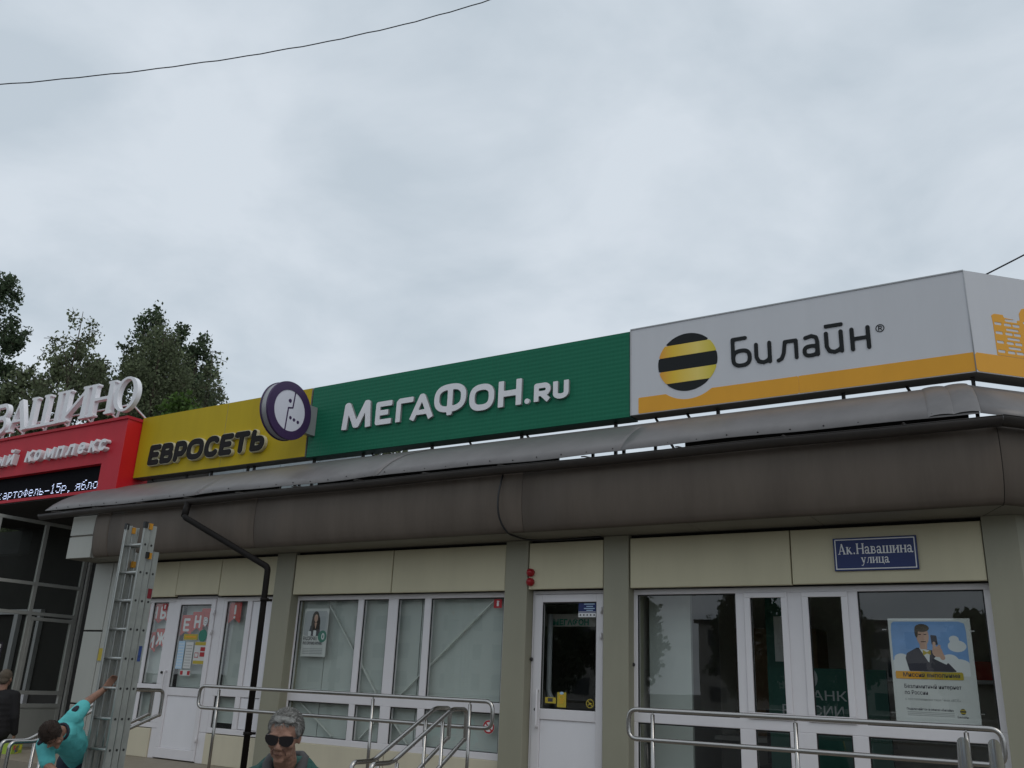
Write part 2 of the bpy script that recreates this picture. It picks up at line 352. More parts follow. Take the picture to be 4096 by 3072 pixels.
def sdf_mesh(name, prims, frame, depth=0.01, h=0.03, off=0.0, scale=1.0):
    """frame = (origin, right, up, out) in world; front face lies `depth` in front of origin plane. `scale` = metres per unit"""
    xs, ys = [], []
    def ext(pr):
        for p in pr:
            if p[0] == 'p':
                for q in p[1]: xs.extend((q[0]-p[2], q[0]+p[2])); ys.extend((q[1]-p[2], q[1]+p[2]))
            elif p[0] == 'poly':
                for q in p[1]: xs.append(q[0]); ys.append(q[1])
            elif p[0] == 'ell': xs.extend((p[1]-p[3], p[1]+p[3])); ys.extend((p[2]-p[4], p[2]+p[4]))
    ext(prims); pad = off+h*1.5
    x0, x1, y0, y1 = min(xs)-pad, max(xs)+pad, min(ys)-pad, max(ys)+pad
    nx, ny = int((x1-x0)/h)+2, int((y1-y0)/h)+2
    gx = x0+np.arange(nx)*h; gy = y0+np.arange(ny)*h; X, Y = np.meshgrid(gx, gy); D = field(prims, X, Y)-off
    D[np.abs(D) < 1e-6] = 1e-6
    O, Rr, U, T = [Vector(v) for v in frame]; V = []; key = {}; faces = []; segs = []
    def vid(k, x, y):
        if k not in key: key[k] = len(V); V.append((x, y))
        return key[k]
    ins = D < 0
    for j in range(ny-1):
        for i in range(nx-1):
            c = ((i, j), (i+1, j), (i+1, j+1), (i, j+1)); s_ = [ins[b, a] for a, b in c]; t = sum(s_)
            if t == 0: continue
            poly = []; cross = []
            for k in range(4):
                a, b = c[k], c[(k+1) % 4]
                if s_[k]: poly.append(vid(a, gx[a[0]], gy[a[1]]))
                if s_[k] != s_[(k+1) % 4]:
                    da, db = D[a[1], a[0]], D[b[1], b[0]]; u = da/(da-db); e = tuple(sorted((a, b)))
                    v = vid(e, gx[a[0]]+(gx[b[0]]-gx[a[0]])*u, gy[a[1]]+(gy[b[1]]-gy[a[1]])*u); poly.append(v); cross.append((v, s_[k]))
            faces.append(poly)
            for k in range(len(cross)):
                if cross[k][1]: segs.append((cross[k][0], cross[(k+1) % len(cross)][0]))
    n = len(V); W = [O+(Rr*x+U*y)*scale+T*depth for x, y in V]+[O+(Rr*x+U*y)*scale for x, y in V]
    F = [tuple(f) for f in faces]+[(a, a+n, b+n, b) for a, b in segs]
    me = bpy.data.meshes.new(name); me.from_pydata([tuple(q) for q in W], [], F); me.update(); return me
def FR(x, y, z): return ((x, y, z), (1, 0, 0), (0, 0, 1), (0, -1, 0))     # frame facing the street
def shape(name, prims, m, frame, depth=0.003, h=0.03, parent=None, off=0.0, scale=1.0):
    return link(name, sdf_mesh(name, prims, frame, depth, h, off, scale), m, parent)
def rect(x0, x1, y0, y1): return ('poly', [(x0, y0), (x1, y0), (x1, y1), (x0, y1)])
def text(name, body, size, m, frame, depth=0.002, parent=None, bold=0.0, shear=0.0, width=None, align='LEFT', ext=None):
    c = bpy.data.curves.new(name, 'FONT'); c.body = body; c.size = size; c.offset = bold; c.shear = shear; c.align_x = align; c.resolution_u = 3
    if ext: c.extrude = ext/2
    o = bpy.data.objects.new(name, c); me = bpy.data.meshes.new_from_object(o); bpy.data.objects.remove(o); bpy.data.curves.remove(c)
    O, Rr, U, T = [Vector(v) for v in frame]; n = len(me.vertices); co = np.zeros(n*3); me.vertices.foreach_get('co', co); co = co.reshape(-1, 3)
    if width and n:
        w0 = co[:, 0].max()-co[:, 0].min()
        co[:, 0] *= width/w0
    zoff = depth+(ext/2 if ext else 0)
    wv = np.array(O)+co[:, :1]*np.array(Rr)+co[:, 1:2]*np.array(U)+(co[:, 2:3]+zoff)*np.array(T)
    me.vertices.foreach_set('co', wv.ravel()); me.update()
    return link(name, me, m, parent)

# letters: width w, half stroke t, cap height 1
def glyph(ch, w, t, c='r'):
    B = lambda *p: P(list(p), t, c)
    if c == 'b': lo, hi = 0.0, 1.0
    else: lo, hi = t, 1-t
    if ch == 'Е': return [P([(w-t if c == 'r' else w, 1-t), (t, 1-t), (t, t), (w-t if c == 'r' else w, t)], t, c), B((t, 0.51), (w-t*1.6, 0.51))]
    if ch == 'В': return [B((t, t), (t, 1-t)), P(bowl(t, w-t*1.4, 0.51, 1-t), t), P(bowl(t, w-t, t, 0.51), t)]
    if ch == 'Р' or ch == 'P': return [B((t, lo), (t, 1-t)), P(bowl(t, w-t, 0.38, 1-t), t)]
    if ch == 'О': return [P(sq(w/2, 0.5, w/2-t, 0.5-t), t)]
    if ch == 'С': return [P(sq(w/2, 0.5, w/2-t, 0.5-t, 42, 318), t)]
    if ch == 'Т': return [B((lo if c == 'r' else 0, 1-t), (w-lo if c == 'r' else w, 1-t)), B((w/2, lo), (w/2, 1-t))]
    if ch == 'Ь': return [B((t, t), (t, hi)), P(bowl(t, w-t, t, 0.56), t)]
    if ch == 'М': return [P([(t*0.9, 0), (t*1.6, 1-t*1.15), (t*2.0, 1-t*1.1), (w/2-t*0.35, t*1.25), (w/2+t*0.35, t*1.25), (w-t*2.0, 1-t*1.1), (w-t*1.6, 1-t*1.15), (w-t*0.9, 0)], t, 'b')]
    if ch == 'Г': return [P([(t, 0), (t, 1-t*1.6), (t*1.7, 1-t), (w, 1-t)], t, 'b')]
    if ch == 'А': return [P([(t, 0), (w/2-t*0.25, 1-t), (w/2+t*0.25, 1-t), (w-t, 0)], t, 'b'), P([(w*0.27, 0.27), (w*0.73, 0.27)], t*0.85, 'b')]
    if ch == 'Ф': return [P(sq(w/2, 0.55, w/2-t, 0.45-t), t), P([(w/2, 0.0), (w/2, 0.95)], t, 'b')]
    if ch == 'Н' or ch == 'H': return [P([(t, 0), (t, 1)], t, 'b'), P([(w-t, 0), (w-t, 1)], t, 'b'), P([(t, 0.5), (w-t, 0.5)], t, 'b')]
    if ch == 'R': return [P([(t, 0), (t, 1-t)], t, 'b'), P(bowl(t, w-t, 0.42, 1-t), t), P([(w*0.45, 0.44), (w-t*0.8, 0.02)], t, 'b')]
    if ch == 'U': return [P([(t, 1), (t, 0.32)]+arc(w/2, 0.32, w/2-t, 0.32-t, 180, 360, 12)+[(w-t, 1)], t, 'b')]
    return []
def serif(ch, w):
    a, b, s_ = 0.105, 0.042, 0.036                         # thick, thin, serif half strokes
    st = lambda x, t=a: [P([(x, 0), (x, 1)], t, 'b'), P([(x-t-0.075, s_), (x+t+0.075, s_)], s_, 'b'), P([(x-t-0.075, 1-s_), (x+t+0.075, 1-s_)], s_, 'b')]
    L, Rr = 0.165, w-0.165
    if ch == 'Н': return st(L)+st(Rr)+[P([(L, 0.51), (Rr, 0.51)], 0.045, 'b')]
    if ch == 'И': return st(L)+st(Rr)+[P([(L, 0.12), (Rr, 0.88)], 0.05, 'b')]
    if ch == 'Ш': return st(L)+st(w/2)+st(Rr)+[P([(L, s_), (Rr, s_)], s_*1.2, 'b')]
    if ch == 'О': return [('ell', w/2, 0.5, w/2, 0.52), ('cut', [('ell', w/2, 0.5, w/2-0.185, 0.455)])]
    if ch == 'А': return [P([(0.12, 0), (w/2-0.03, 0.98)], b, 'b'), P([(w/2-0.04, 1.0), (w-0.16, 0)], a, 'b'), P([(0.25, 0.33), (w-0.28, 0.33)], 0.036, 'b'), P([(0, s_), (0.25, s_)], s_, 'b'), P([(w-0.34, s_), (w, s_)], s_, 'b')]
    if ch == 'В': return st(L)+[P(bowl(L, w-0.11, 0.53, 1-0.05), 0.062), P(bowl(L, w-0.09, 0.05, 0.53), 0.066)]
    return []

# ------------------------------------------------------------------ the setting
YW, YP = 9.0, 8.86            # window plane, face of pillars and panels
FLOOR = 0.57
tag(M().add([(-600, -600, 0), (600, -600, 0), (600, 600, 0), (-600, 600, 0)], [(0, 1, 2, 3)]).ob('ground', 'asphalt'), kind='structure')
tag(M().box(-40, 6, -3.0, 7.3, -0.05, 0.12).ob('pavement', 'paving'), kind='structure')
land = tag(M().box(-13.35, 4, 7.30, 9.03, 0.0, FLOOR).ob('landing', 'tile_floor'), kind='structure')
tag(M().box(-20, -13.36, 7.3, 11.2, 0.0, 0.30).ob('porch_floor', 'tile_floor'), kind='structure')
for (xa, xb) in ((-4.95, -3.45), (-12.2, -9.2)):
    st = tag(M().box(xa, xb, 7.02, 7.30, 0.0, 0.43).ob('stairs', 'paving'), kind='structure')
    M().box(xa, xb, 6.74, 7.02, 0.0, 0.28).ob('step', 'paving', st)

# ------------------------------------------------------------------ shop building
bld = thing('shop_building', 'single storey shop building with cream panels, grey pillars and a curved brown fascia', 'building', (-7, 9, 0))
def xc(y): return -0.42-0.4142*(y-8.38)            # corner line of the 45 degree chamfer
C45 = Vector((math.cos(R_(45)), math.sin(R_(45)), 0))
def prism(name, m, y0, y1, z0, z1, parent=None, L=4.5):       # a box-like piece on the chamfered side, following the corner
    p = []
    for y in (y0, y1):
        a = Vector((xc(y), y, 0)); p += [a, a+C45*L]
    vs = [(q.x, q.y, z) for z in (z0, z1) for q in (p[0], p[1], p[3], p[2])]
    return M().add(vs, [(0, 3, 2, 1), (4, 5, 6, 7), (0, 1, 5, 4), (1, 2, 6, 5), (2, 3, 7, 6), (3, 0, 4, 7)]).ob(name, m, parent)
# pillars
PILL = ((-9.30, -8.96), (-5.59, -5.29), (-4.335, -4.04))
for a, b in PILL: M().bbox(a, b, YP, 9.25, FLOOR, 3.338, 0.006).ob('pillar', 'pillar', bld)
corner = M(); xr = -0.37
corner.add([(-0.64, YP, FLOOR), (xr, YP, FLOOR), (xr+0.35, YP+0.35, FLOOR), (-0.64, 9.3, FLOOR), (-0.64, YP, 3.338), (xr, YP, 3.338), (xr+0.35, YP+0.35, 3.338), (-0.64, 9.3, 3.338)],
           [(0, 3, 2, 1), (4, 5, 6, 7), (0, 1, 5, 4), (1, 2, 6, 5), (2, 3, 7, 6), (3, 0, 4, 7)]).ob('pillar', 'pillar', bld)
# chamfered end wall
M().add([(xr+0.34, YP+0.40, 0), (3.2, 12.5, 0), (3.2, 12.5, 3.338), (xr+0.34, YP+0.40, 3.338)], [(0, 1, 2, 3)]).ob('wall', 'pillar', bld)
# lintel panels
def panel(x0, x1, z0, z1, m='cream', y=YP+0.012, name='cladding_panel', g=0.006):
    return M().bbox(x0+g, x1-g, y, y+0.05, z0, z1, 0.005).ob(name, m, bld)
for x0, x1, z0, dy in ((-12.45, -11.335, 2.785, 0.004), (-11.335, -10.41, 2.808, 0), (-10.41, -9.30, 2.785, 0.003), (-8.95, -7.268, 2.78, 0), (-7.268, -5.592, 2.778, 0.003),
                   (-5.285, -4.34, 2.785, 0.0), (-4.032, -2.325, 2.778, 0.002), (-2.325, -0.642, 2.782, 0.0)):
    panel(x0, x1, z0, 3.302, y=YP+0.012+dy)
M().box(-12.45, -0.64, YP+0.085, 9.2, 2.80, 3.41).ob('wall_core', 'seam_dark', bld)
# panels under the sills
for x0, x1 in ((-12.45, -11.56), (-10.40, -9.32), (-8.95, -7.27), (-7.27, -5.60)): panel(x0, x1, FLOOR, 0.955, 'cream_low', y=8.985)
# left end wall
for z0, z1 in ((FLOOR, 1.20), (1.225, 2.275), (2.30, 3.335)): panel(-13.40, -12.93, z0, z1, 'gray_clad', y=8.88)
panel(-12.93, -12.45, FLOOR, 3.335, 'gray_clad', y=8.885)
M().box(-13.39, -12.46, 8.945, 16, 0.0, 3.41).ob('wall_core', 'seam_dark', bld)
# projecting end box
for z0, z1 in ((3.345, 3.675), (3.70, 4.0)): M().bbox(-13.45, -12.84, 8.38, 8.9, z0, z1, 0.004).ob('end_box_panel', 'gray_clad', bld)
M().box(-13.44, -12.85, 8.40, 9.3, 3.342, 3.99).ob('end_box', 'soffit', bld)
# soffit panels
SX = [-12.80, -11.0, -9.2, -7.78, -6.48, -5.18, -4.32, -3.2, -2.0]
for i, x in enumerate(SX):
    if i < len(SX)-1: M().box(x+0.004, SX[i+1]-0.004, 8.395, 8.945, 3.340, 3.365).ob('soffit_panel', 'soffit', bld)
M().add([(-1.996, 8.395, 3.34), (xc(8.395)-0.004, 8.395, 3.34), (xc(8.945)-0.004, 8.945, 3.34), (-1.996, 8.945, 3.34)], [(0, 3, 2, 1)]).ob('soffit_panel', 'soffit', bld)
M().add([(xc(8.395)+0.004, 8.395, 3.34), (xc(8.395)+3.2, 8.395+3.196, 3.34), (xc(8.945)+3.2, 8.945+3.196, 3.34), (xc(8.945)+0.004, 8.945, 3.34)], [(0, 3, 2, 1)]).ob('soffit_panel', 'soffit', bld)
# curved fascia, gutter and roof sheet: profiles swept along the front and round the corner
def sweep(name, m, prof, x0, x1, corner=None, nx=1, wob=None, parent=bld, thick=0.0, second=False, L=4.5):
    g = M(); n = len(prof)
    cols = []
    for i in range(nx+1):
        t = i/nx; row = []
        for (y, z) in prof:
            if second: p = Vector((corner(y), y, z))+C45*(L*t)
            else:
                xe = corner(y) if corner else x1; p = Vector((x0+(xe-x0)*t, y, z))
            if wob: p = p+wob(p)
            row.append(p)
        cols.append(row)
    vs = [p for r in cols for p in r]
    fs = [(i*n+k, (i+1)*n+k, (i+1)*n+k+1, i*n+k+1) for i in range(nx) for k in range(n-1)]
    g.add(vs, fs, True); o = g.ob(name, m, parent)
    if thick:
        md = o.modifiers.new('thickness', 'SOLIDIFY'); md.thickness = thick; md.offset = 0
    return o
FP = [(8.392, 3.343), (8.366, 3.362), (8.342, 3.41), (8.322, 3.49), (8.308, 3.58), (8.300, 3.68), (8.298, 3.79), (8.302, 3.90), (8.312, 3.985), (8.34, 4.03)]
FX = [-12.74, -12.36, -9.23, -5.06]
for i, x in enumerate(FX):
    d = 0.002*(i % 2); pr_ = [(y-d, z) for y, z in FP]
    if i < 3: sweep('fascia_panel', 'fascia', pr_, x+0.003, FX[i+1]-0.003, nx=8, thick=0.006)
    else: sweep('fascia_panel', 'fascia', pr_, x+0.003, 0, corner=lambda y: xc(y)-0.003, nx=8, thick=0.006)
sweep('fascia_panel', 'fascia', FP, 0, 0, corner=lambda y: xc(y)+0.004, nx=4, second=True, thick=0.006)
M().add([(-12.738, y+0.004, z) for y, z in FP]+[(-12.738, 8.9, 4.03), (-12.738, 8.9, 3.343)], [tuple(range(12))]).ob('fascia_end', 'fascia', bld)
M().box(-13.4, -0.9, 8.42, 16, 3.42, 4.03).ob('roof_slab', 'roof_dark', bld)
M().tube([(xc(y)-0.004, y+0.012, z) for y, z in FP], 0.011, 6).ob('corner_seam', 'seam_dark', bld)
M().tube([(xc(8.39), 8.39, 3.352), (xc(8.95), 8.95, 3.352)], 0.011, 6).ob('corner_seam', 'seam_dark', bld)
M().add([(-1.0, 8.42, 3.44), (xc(8.42)-0.01, 8.42, 3.44), (xc(8.42)+3.1, 8.42+3.11, 3.44), (3, 14, 3.44), (-1.0, 14, 3.44)]+[(-1.0, 8.42, 4.02), (xc(8.42)-0.01, 8.42, 4.02), (xc(8.42)+3.1, 8.42+3.11, 4.02), (3, 14, 4.02), (-1.0, 14, 4.02)],
        [(4, 3, 2, 1, 0), (5, 6, 7, 8, 9), (0, 1, 6, 5), (1, 2, 7, 6), (2, 3, 8, 7)]).ob('roof_slab', 'roof_dark', bld)
GP = [(8.285, 4.055)]+[(8.22+0.068*math.cos(R_(a)), 4.04+0.068*math.sin(R_(a))) for a in range(0, -181, -15)]+[(8.152, 4.05), (8.146, 4.046)]
sweep('gutter', 'gutter', GP, -14.08, 0, corner=lambda y: xc(y), nx=14, thick=0.004, wob=lambda p: Vector((0, 0, 0.006*math.sin(p.x*1.9))))
sweep('gutter', 'gutter', GP, 0, 0, corner=lambda y: xc(y)+0.002, nx=3, second=True, thick=0.004)
M().add([(-14.08, y, z) for y, z in GP], [tuple(range(len(GP)))]).ob('gutter_end', 'gutter', bld)
for x in np.arange(-13.7, -0.6, 1.05):
    M().tube([(x, 8.145, 4.06), (x, 8.20, 4.075), (x, 8.36, 4.10), (x, 8.42, 4.02)], 0.008, 6).ob('gutter_bracket', 'gutter', bld)
SP = [(8.30, 4.124), (8.42, 4.245), (8.55, 4.348), (8.69, 4.435), (8.835, 4.513), (8.98, 4.572), (9.118, 4.625), (9.25, 4.68), (9.36, 4.725), (9.40, 4.728)]
def hip(y): return -0.50-0.15*(y-8.3)/1.06
def wobble(p):
    k = max(0.0, 1-(p.y-8.3)/0.8)
    return Vector((0, 0.006*math.sin(p.x*2.3+1)*k, 0.009*math.sin(p.x*1.7)*k+0.004*math.sin(p.x*4.3+0.7)*k))
SHX = [-14.13, -10.51, -7.2, -3.85]
for i, x in enumerate(SHX):
    dz = 0.006*(i % 2); pr_ = [(y, z+dz) for y, z in SP]
    if i < 3: sweep('roof_sheet', 'sheet_metal', pr_, x-0.03, SHX[i+1]+0.03, nx=26, wob=wobble, thick=0.003)
    else: sweep('roof_sheet', 'sheet_metal', pr_, x-0.03, 0, corner=lambda y: hip(y)-0.002, nx=26, wob=wobble, thick=0.003)
sweep('roof_sheet', 'sheet_metal', SP, 0, 0, corner=lambda y: hip(y)+0.002, nx=8, second=True, thick=0.003)
for off in (-0.30, -0.10):                                    # rolled ridge caps lapped over the corner
    capg = M(); rows = []
    for (y, z) in SP:
        c0 = Vector((hip(y)+off, y, z+0.004)); wv = 0.11
        rows.append([c0+Vector((wv*math.cos(R_(a)), 0, 0.022*math.sin(R_(a)))) for a in range(180, -1, -20)])
    n = len(rows[0]); capg.add([p for r in rows for p in r], [(i*n+k, i*n+k+1, (i+1)*n+k+1, (i+1)*n+k) for i in range(len(rows)-1) for k in range(n-1)], True)
    capg.ob('ridge_cap', 'sheet_metal', bld)
for a, b in ((-14.0, -8.95), (-8.25, -4.72), (-3.2, -0.6)): M().box(a, b, 8.40, 8.44, 4.085, 4.185).ob('purlin', 'dark_steel', bld)
for x in np.arange(-13.5, -0.7, 0.8):
    M().bar((x, 8.44, 4.03), (x, 8.44, 4.19), 0.03).ob('purlin_stud', 'dark_steel', bld)
    M().bar((x, 9.30, 4.03), (x, 9.30, 4.66), 0.03).ob('purlin_stud', 'dark_steel', bld)
scr = M()
for x in np.arange(-13.9, -0.7, 0.31):
    z = 4.165+random.uniform(-0.01, 0.015)+0.009*math.sin(x*1.7); scr.ell((x, 8.33, z), [(0.009, 0, 0), (0, 0.006, -0.006), (0, 0.006, 0.006)], 6, 4)
tag(scr.ob('sheet_screws', 'dark_steel', bld), kind='stuff')
# downpipe
dp = M().tube(fillet([(-10.50, 8.20, 3.99), (-10.40, 8.09, 3.775), (-8.885, 8.32, 3.07), (-8.872, 8.32, 0.35)], 0.05), 0.040, 12).ob('downpipe', 'pipe_brown', bld)
M().tube([(-10.49, 8.19, 3.985), (-10.41, 8.10, 3.79)], 0.048, 12).ob('pipe_socket', 'pipe_brown', dp)
for z in (2.66, 1.06):
    M().tube([(-8.874, 8.32, z-0.02), (-8.874, 8.32, z+0.02)], 0.054, 12).ob('pipe_clamp', 'pipe_brown', dp)
    M().bar((-8.875, 8.36, z), (-8.86, 8.43, z), 0.03).ob('clamp_arm', 'pipe_brown', dp)
# rooms behind the glass
M().box(-12.45, -4.22, 13.4, 13.5, 0.5, 3.4).ob('room_wall', 'interior', bld)
M().box(-4.15, -0.65, 12.0, 12.1, 0.5, 3.4).ob('room_wall', 'room_paint', bld)
M().box(-12.45, -0.65, 9.05, 13.4, 0.45, 0.55).ob('room_floor', 'interior_dark', bld)
M().box(-12.45, -0.65, 9.21, 13.4, 3.05, 3.40).ob('room_ceiling', 'interior', bld)
for x in (-12.48, -9.13, -4.19, -0.62): M().box(x-0.02, x+0.02, 9.26, 13.39, 0.55, 3.05).ob('room_wall', 'interior', bld)

# windows and doors: frame bars, gaskets and panes as sub-parts
def frame_bars(parent, bars, y0=YW, y1=YW+0.07, m='pvc'):
    for (a, b, c, d) in bars: M().bbox(a, b, y0, y1, c, d, 0.005).ob('frame_bar', m, parent)
def pane(parent, x0, x1, z0, z1, y=YW+0.028, m='glass'):
    g = M()
    for a, b, c, d in ((x0-0.004, x0+0.012, z0, z1), (x1-0.012, x1+0.004, z0, z1), (x0+0.012, x1-0.012, z1-0.012, z1+0.004), (x0+0.012, x1-0.012, z0-0.004, z0+0.008)): g.box(a, b, y-0.012, y-0.002, c, d)
    g.ob('gasket', 'gasket', parent)
    M().add([(x0, y, z0), (x1, y, z0), (x1, y, z1), (x0, y, z1)], [(0, 1, 2, 3)]).ob('pane', m, parent)
def window(cols, zt, zrows, x0, x1, zb, label=None, solid=(), pm='glass'):
    """cols: glass x-ranges, zrows: glass z-ranges"""
    base = M().bbox(x0, x1, YW+0.001, YW+0.07, zb, zrows[-1][0], 0.005).ob('window', 'pvc', bld)   # sill bar carries the window
    zs = [zb]+[v for r in sorted(zrows) for v in r]+[zt]
    hb = sorted(zrows)
    frame_bars(base, [(x0, x1, hb[-1][1], zt)])
    for i in range(len(hb)-1): frame_bars(base, [(x0, x1, hb[i][1], hb[i+1][0])], y0=YW+0.002)
    edges = [x0]+[v for c_ in cols for v in c_]+[x1]
    for (za, zb_) in hb:
        for i in range(0, len(edges), 2): frame_bars(base, [(edges[i], edges[i+1], za, zb_)], y0=YW+0.001)
        for j, (a, b) in enumerate(cols):
            if j in solid: M().bbox(a+0.006, b-0.006, YW+0.016, YW+0.05, za+0.006, zb_-0.006, 0.004).ob('infill_panel', 'pvc_panel', base)
            else: pane(base, a, b, za, zb_, m=pm)
    if label: base['label'] = label
    return base
window([(-12.38, -12.02), (-11.95, -11.605)], 2.778, [(1.555, 2.718), (1.035, 1.445)], -12.44, -11.437, 0.965)
window([(-10.341, -9.925), (-9.83, -9.47)], 2.778, [(1.555, 2.718), (1.035, 1.445)], -10.40, -9.31, 0.965, solid=(1,))
window([(-8.94, -7.895), (-7.80, -7.395), (-7.24, -6.828), (-6.728, -5.682)], 2.775, [(1.555, 2.716), (1.028, 1.445)], -9.015, -5.60, 0.955)
w4 = window([(-4.0, -2.935), (-2.785, -2.46), (-2.22, -1.90), (-1.763, -0.70)], 2.775, [(1.54, 2.72), (0.70, 1.445)], -4.07, -0.645, 0.62)
for a, b in ((-2.845, -2.415), (-2.278, -1.848)):                # opening sashes stand proud of the frame
    for bars in ((a, b, 2.672, 2.722), (a, b, 1.54, 1.60), (a, a+0.062, 1.60, 2.672), (b-0.062, b, 1.60, 2.672)):
        M().bbox(bars[0], bars[1], YW-0.014, YW, bars[2], bars[3], 0.005).ob('sash_bar', 'pvc', w4)
def door(x0, x1, gx, gz, zt, name_label):
    d = M().bbox(x0, x1, YW-0.012, YW+0.05, 0.585, 0.72, 0.005).ob('door', 'pvc', bld); d['label'] = name_label
    for b_ in ((x0, gx[0], 0.72, zt), (gx[1], x1, 0.72, zt), (gx[0], gx[1], gz[1], zt), (gx[0], gx[1], 1.415, gz[0])):
        M().bbox(*b_[:2], YW-0.012, YW+0.05, *b_[2:], 0.005).ob('frame_bar', 'pvc', d)
    M().bbox(gx[0], gx[1], YW+0.004, YW+0.04, 0.72, 1.415, 0.006).ob('door_panel', 'pvc_panel', d)
    pane(d, gx[0], gx[1], gz[0], gz[1], y=YW+0.014)
    return d
d1 = door(-11.43, -10.562, (-11.315, -10.652), (1.525, 2.678), 2.762, 'white shop door with leaflets taped to its glass')
frame_bars(d1, [(-11.56, -11.437, FLOOR, 0.962), (-10.558, -10.405, FLOOR, 0.962), (-10.558, -10.403, 0.965, 2.778), (-11.435, -10.558, 2.766, 2.80)], y0=YW+0.004)
d3 = door(-5.255, -4.395, (-5.155, -4.48), (1.525, 2.652), 2.738, 'white shop door with dark glass and a blue notice')
frame_bars(d3, [(-5.288, -5.258, FLOOR, 2.78), (-5.258, -4.338, 2.742, 2.78), (-4.391, -4.338, FLOOR, 2.742)], y0=YW)
for dd, x, z0, z1 in ((d1, -11.385, 1.40, 1.74), (d3, -5.165, 1.335, 1.71)):
    M().tube(fillet([(x-0.02, YW-0.01, z1), (x, YW-0.065, z1), (x, YW-0.065, z0), (x-0.02, YW-0.01, z0)], 0.03), 0.014, 8).ob('door_handle', 'pvc', dd)
for dd, x in ((d1, -10.555), (d3, -4.412)):
    for z in (2.56, 2.29, 0.86):
        M().tube([(x, YW-0.03, z-0.035), (x, YW-0.03, z+0.035)], 0.013, 8).ob('hinge', 'pvc', dd)
M().tube([(-5.21, YW-0.016, 1.512), (-5.21, YW-0.004, 1.512)], 0.016, 10).ob('lock', 'dark_steel', d3)
for (par, x, z) in ((d3, -5.273, 2.036), (w4, -4.04, 2.007), (d1, -11.50, 1.72)):
    M().ell((x, YW-0.02, z), [(0.02, 0, 0), (0, 0.02, 0), (0, 0, 0.02)], 10, 6).ob('knob', 'dark_steel', par)

# blinds (slats are finer than a pixel row: one mesh per blind)
def blind(x0, x1, z0, z1, y, label):
    g = M(); z = z0; 
    while z < z1:
        g.add([(x0, y-0.007, z), (x1, y-0.007, z), (x1, y+0.005, z+0.021), (x0, y+0.005, z+0.021)], [(0, 1, 2, 3)]); z += 0.019
    t = thing('window_blind', label, 'blind', ((x0+x1)/2, y, z0), 'drawn window blinds')
    tag(g.ob('slats', 'blind', t), kind='stuff'); M().box(x0, x1, y-0.02, y+0.02, z1, z1+0.03).ob('head_rail', 'pvc', t)
blind(-12.40, -11.60, 1.02, 2.73, 9.125, 'closed pale blind behind the window left of the leaflet covered door')
blind(-11.32, -10.62, 1.50, 2.70, 9.125, 'closed pale blind behind the leaflet covered door')
blind(-10.36, -9.90, 1.10, 2.73, 9.125, 'narrow closed blind beside the downpipe')
for a, b, lb in ((-8.97, -8.50, 'narrow closed blind behind the poster of the long haired woman'), (-8.49, -7.30, 'wide closed blind beside the poster of the long haired woman'), (-7.29, -6.95, 'narrow closed blind in the middle of the wide window'), (-6.94, -5.62, 'wide closed blind below the small red fire extinguisher sign')): blind(a, b, 1.02, 2.73, 9.125, lb)
# diagonal security bars behind the wide window
sb = thing('window_bars', 'pale diagonal bars behind the wide window with closed blinds', 'bars', (-7.3, 9.15, 1.0))
for a, b in (((-8.45, 2.66), (-7.55, 1.60)), ((-7.55, 1.60), (-7.0, 1.03)), ((-5.85, 2.70), (-7.2, 1.55)), ((-7.2, 1.55), (-7.75, 1.05)), ((-8.9, 1.50), (-8.2, 1.05))):
    M().bar((a[0], 9.09, a[1]), (b[0], 9.09, b[1]), 0.035, 0.012).ob('bar', 'bar_grey', sb)

# ------------------------------------------------------------------ roof signs
def posts(parent, xs, y=9.55, z1=4.86):
    for x in xs: M().bar((x, y, 4.02), (x, y, z1), 0.035).ob('post', 'dark_steel', parent)
def braces(parent, xs, y=9.58):
    for x in xs: M().bar((x-0.12, y, 4.86), (x+0.22, y+0.5, 4.05), 0.022).ob('brace', 'dark_steel', parent)
def cabinet(parent, x0, x1, z0, z1, m, y0=9.4, dep=0.23, trim='sign_under'):
    M().bbox(x0, x1, y0+0.004, y0+dep, z0, z1, 0.01).ob('cabinet', trim, parent)
    M().box(x0+0.008, x1-0.008, y0, y0+0.004, z0+0.006, z1-0.006).ob('face', m, parent)
ys = thing('shop_sign', 'yellow sign box with black rounded lettering next to the red portal', 'sign', (-11.6, 9.5, 4.86))
cabinet(ys, -13.60, -9.56, 4.858, 5.945, 'yellow_sign')
MATS['sign_under_y'] = MATS['sign_under']
M().box(-11.422, -11.418, 9.3985, 9.40, 4.87, 5.935).ob('face_seam', 'sign_under', ys)
posts(ys, (-12.38, -11.77, -10.92, -10.78)); braces(ys, (-13.2,))
E_L = [('Е', -13.171, -12.885), ('В', -12.855, -12.545), ('Р', -12.511, -12.215), ('О', -12.197, -11.801), ('С', -11.765, -11.425), ('Е', -11.405, -11.115), ('Т', -11.085, -10.745), ('Ь', -10.697, -10.395)]
for ch, a, b in E_L:
    h = 0.352; wd = (b-a)/h; pr_ = glyph(ch, wd, 0.132)
    pr_ = [('p', [(x+0.07*(y-0.5), y) for x, y in q[1]], q[2], q[3]) if q[0] == 'p' else q for q in pr_]
    l1 = shape('letter', pr_, 'black_letter', FR(a, 9.34, 5.032), 0.012, 0.034, ys, scale=h)
    shape('letter_rim', pr_, 'cream_rim', FR(a, 9.397, 5.032), 0.057, 0.034, l1, off=0.032, scale=h)
gs = thing('shop_sign', 'long green sign box with white raised lettering and a dimpled face', 'sign', (-6.9, 9.5, 4.84))
cabinet(gs, -9.535, -4.262, 4.84, 5.945, 'green_sign', y0=9.40)
for o in gs.children:
    if o.name.startswith('cabinet'): o.data.materials[0] = MATS['bank_green']
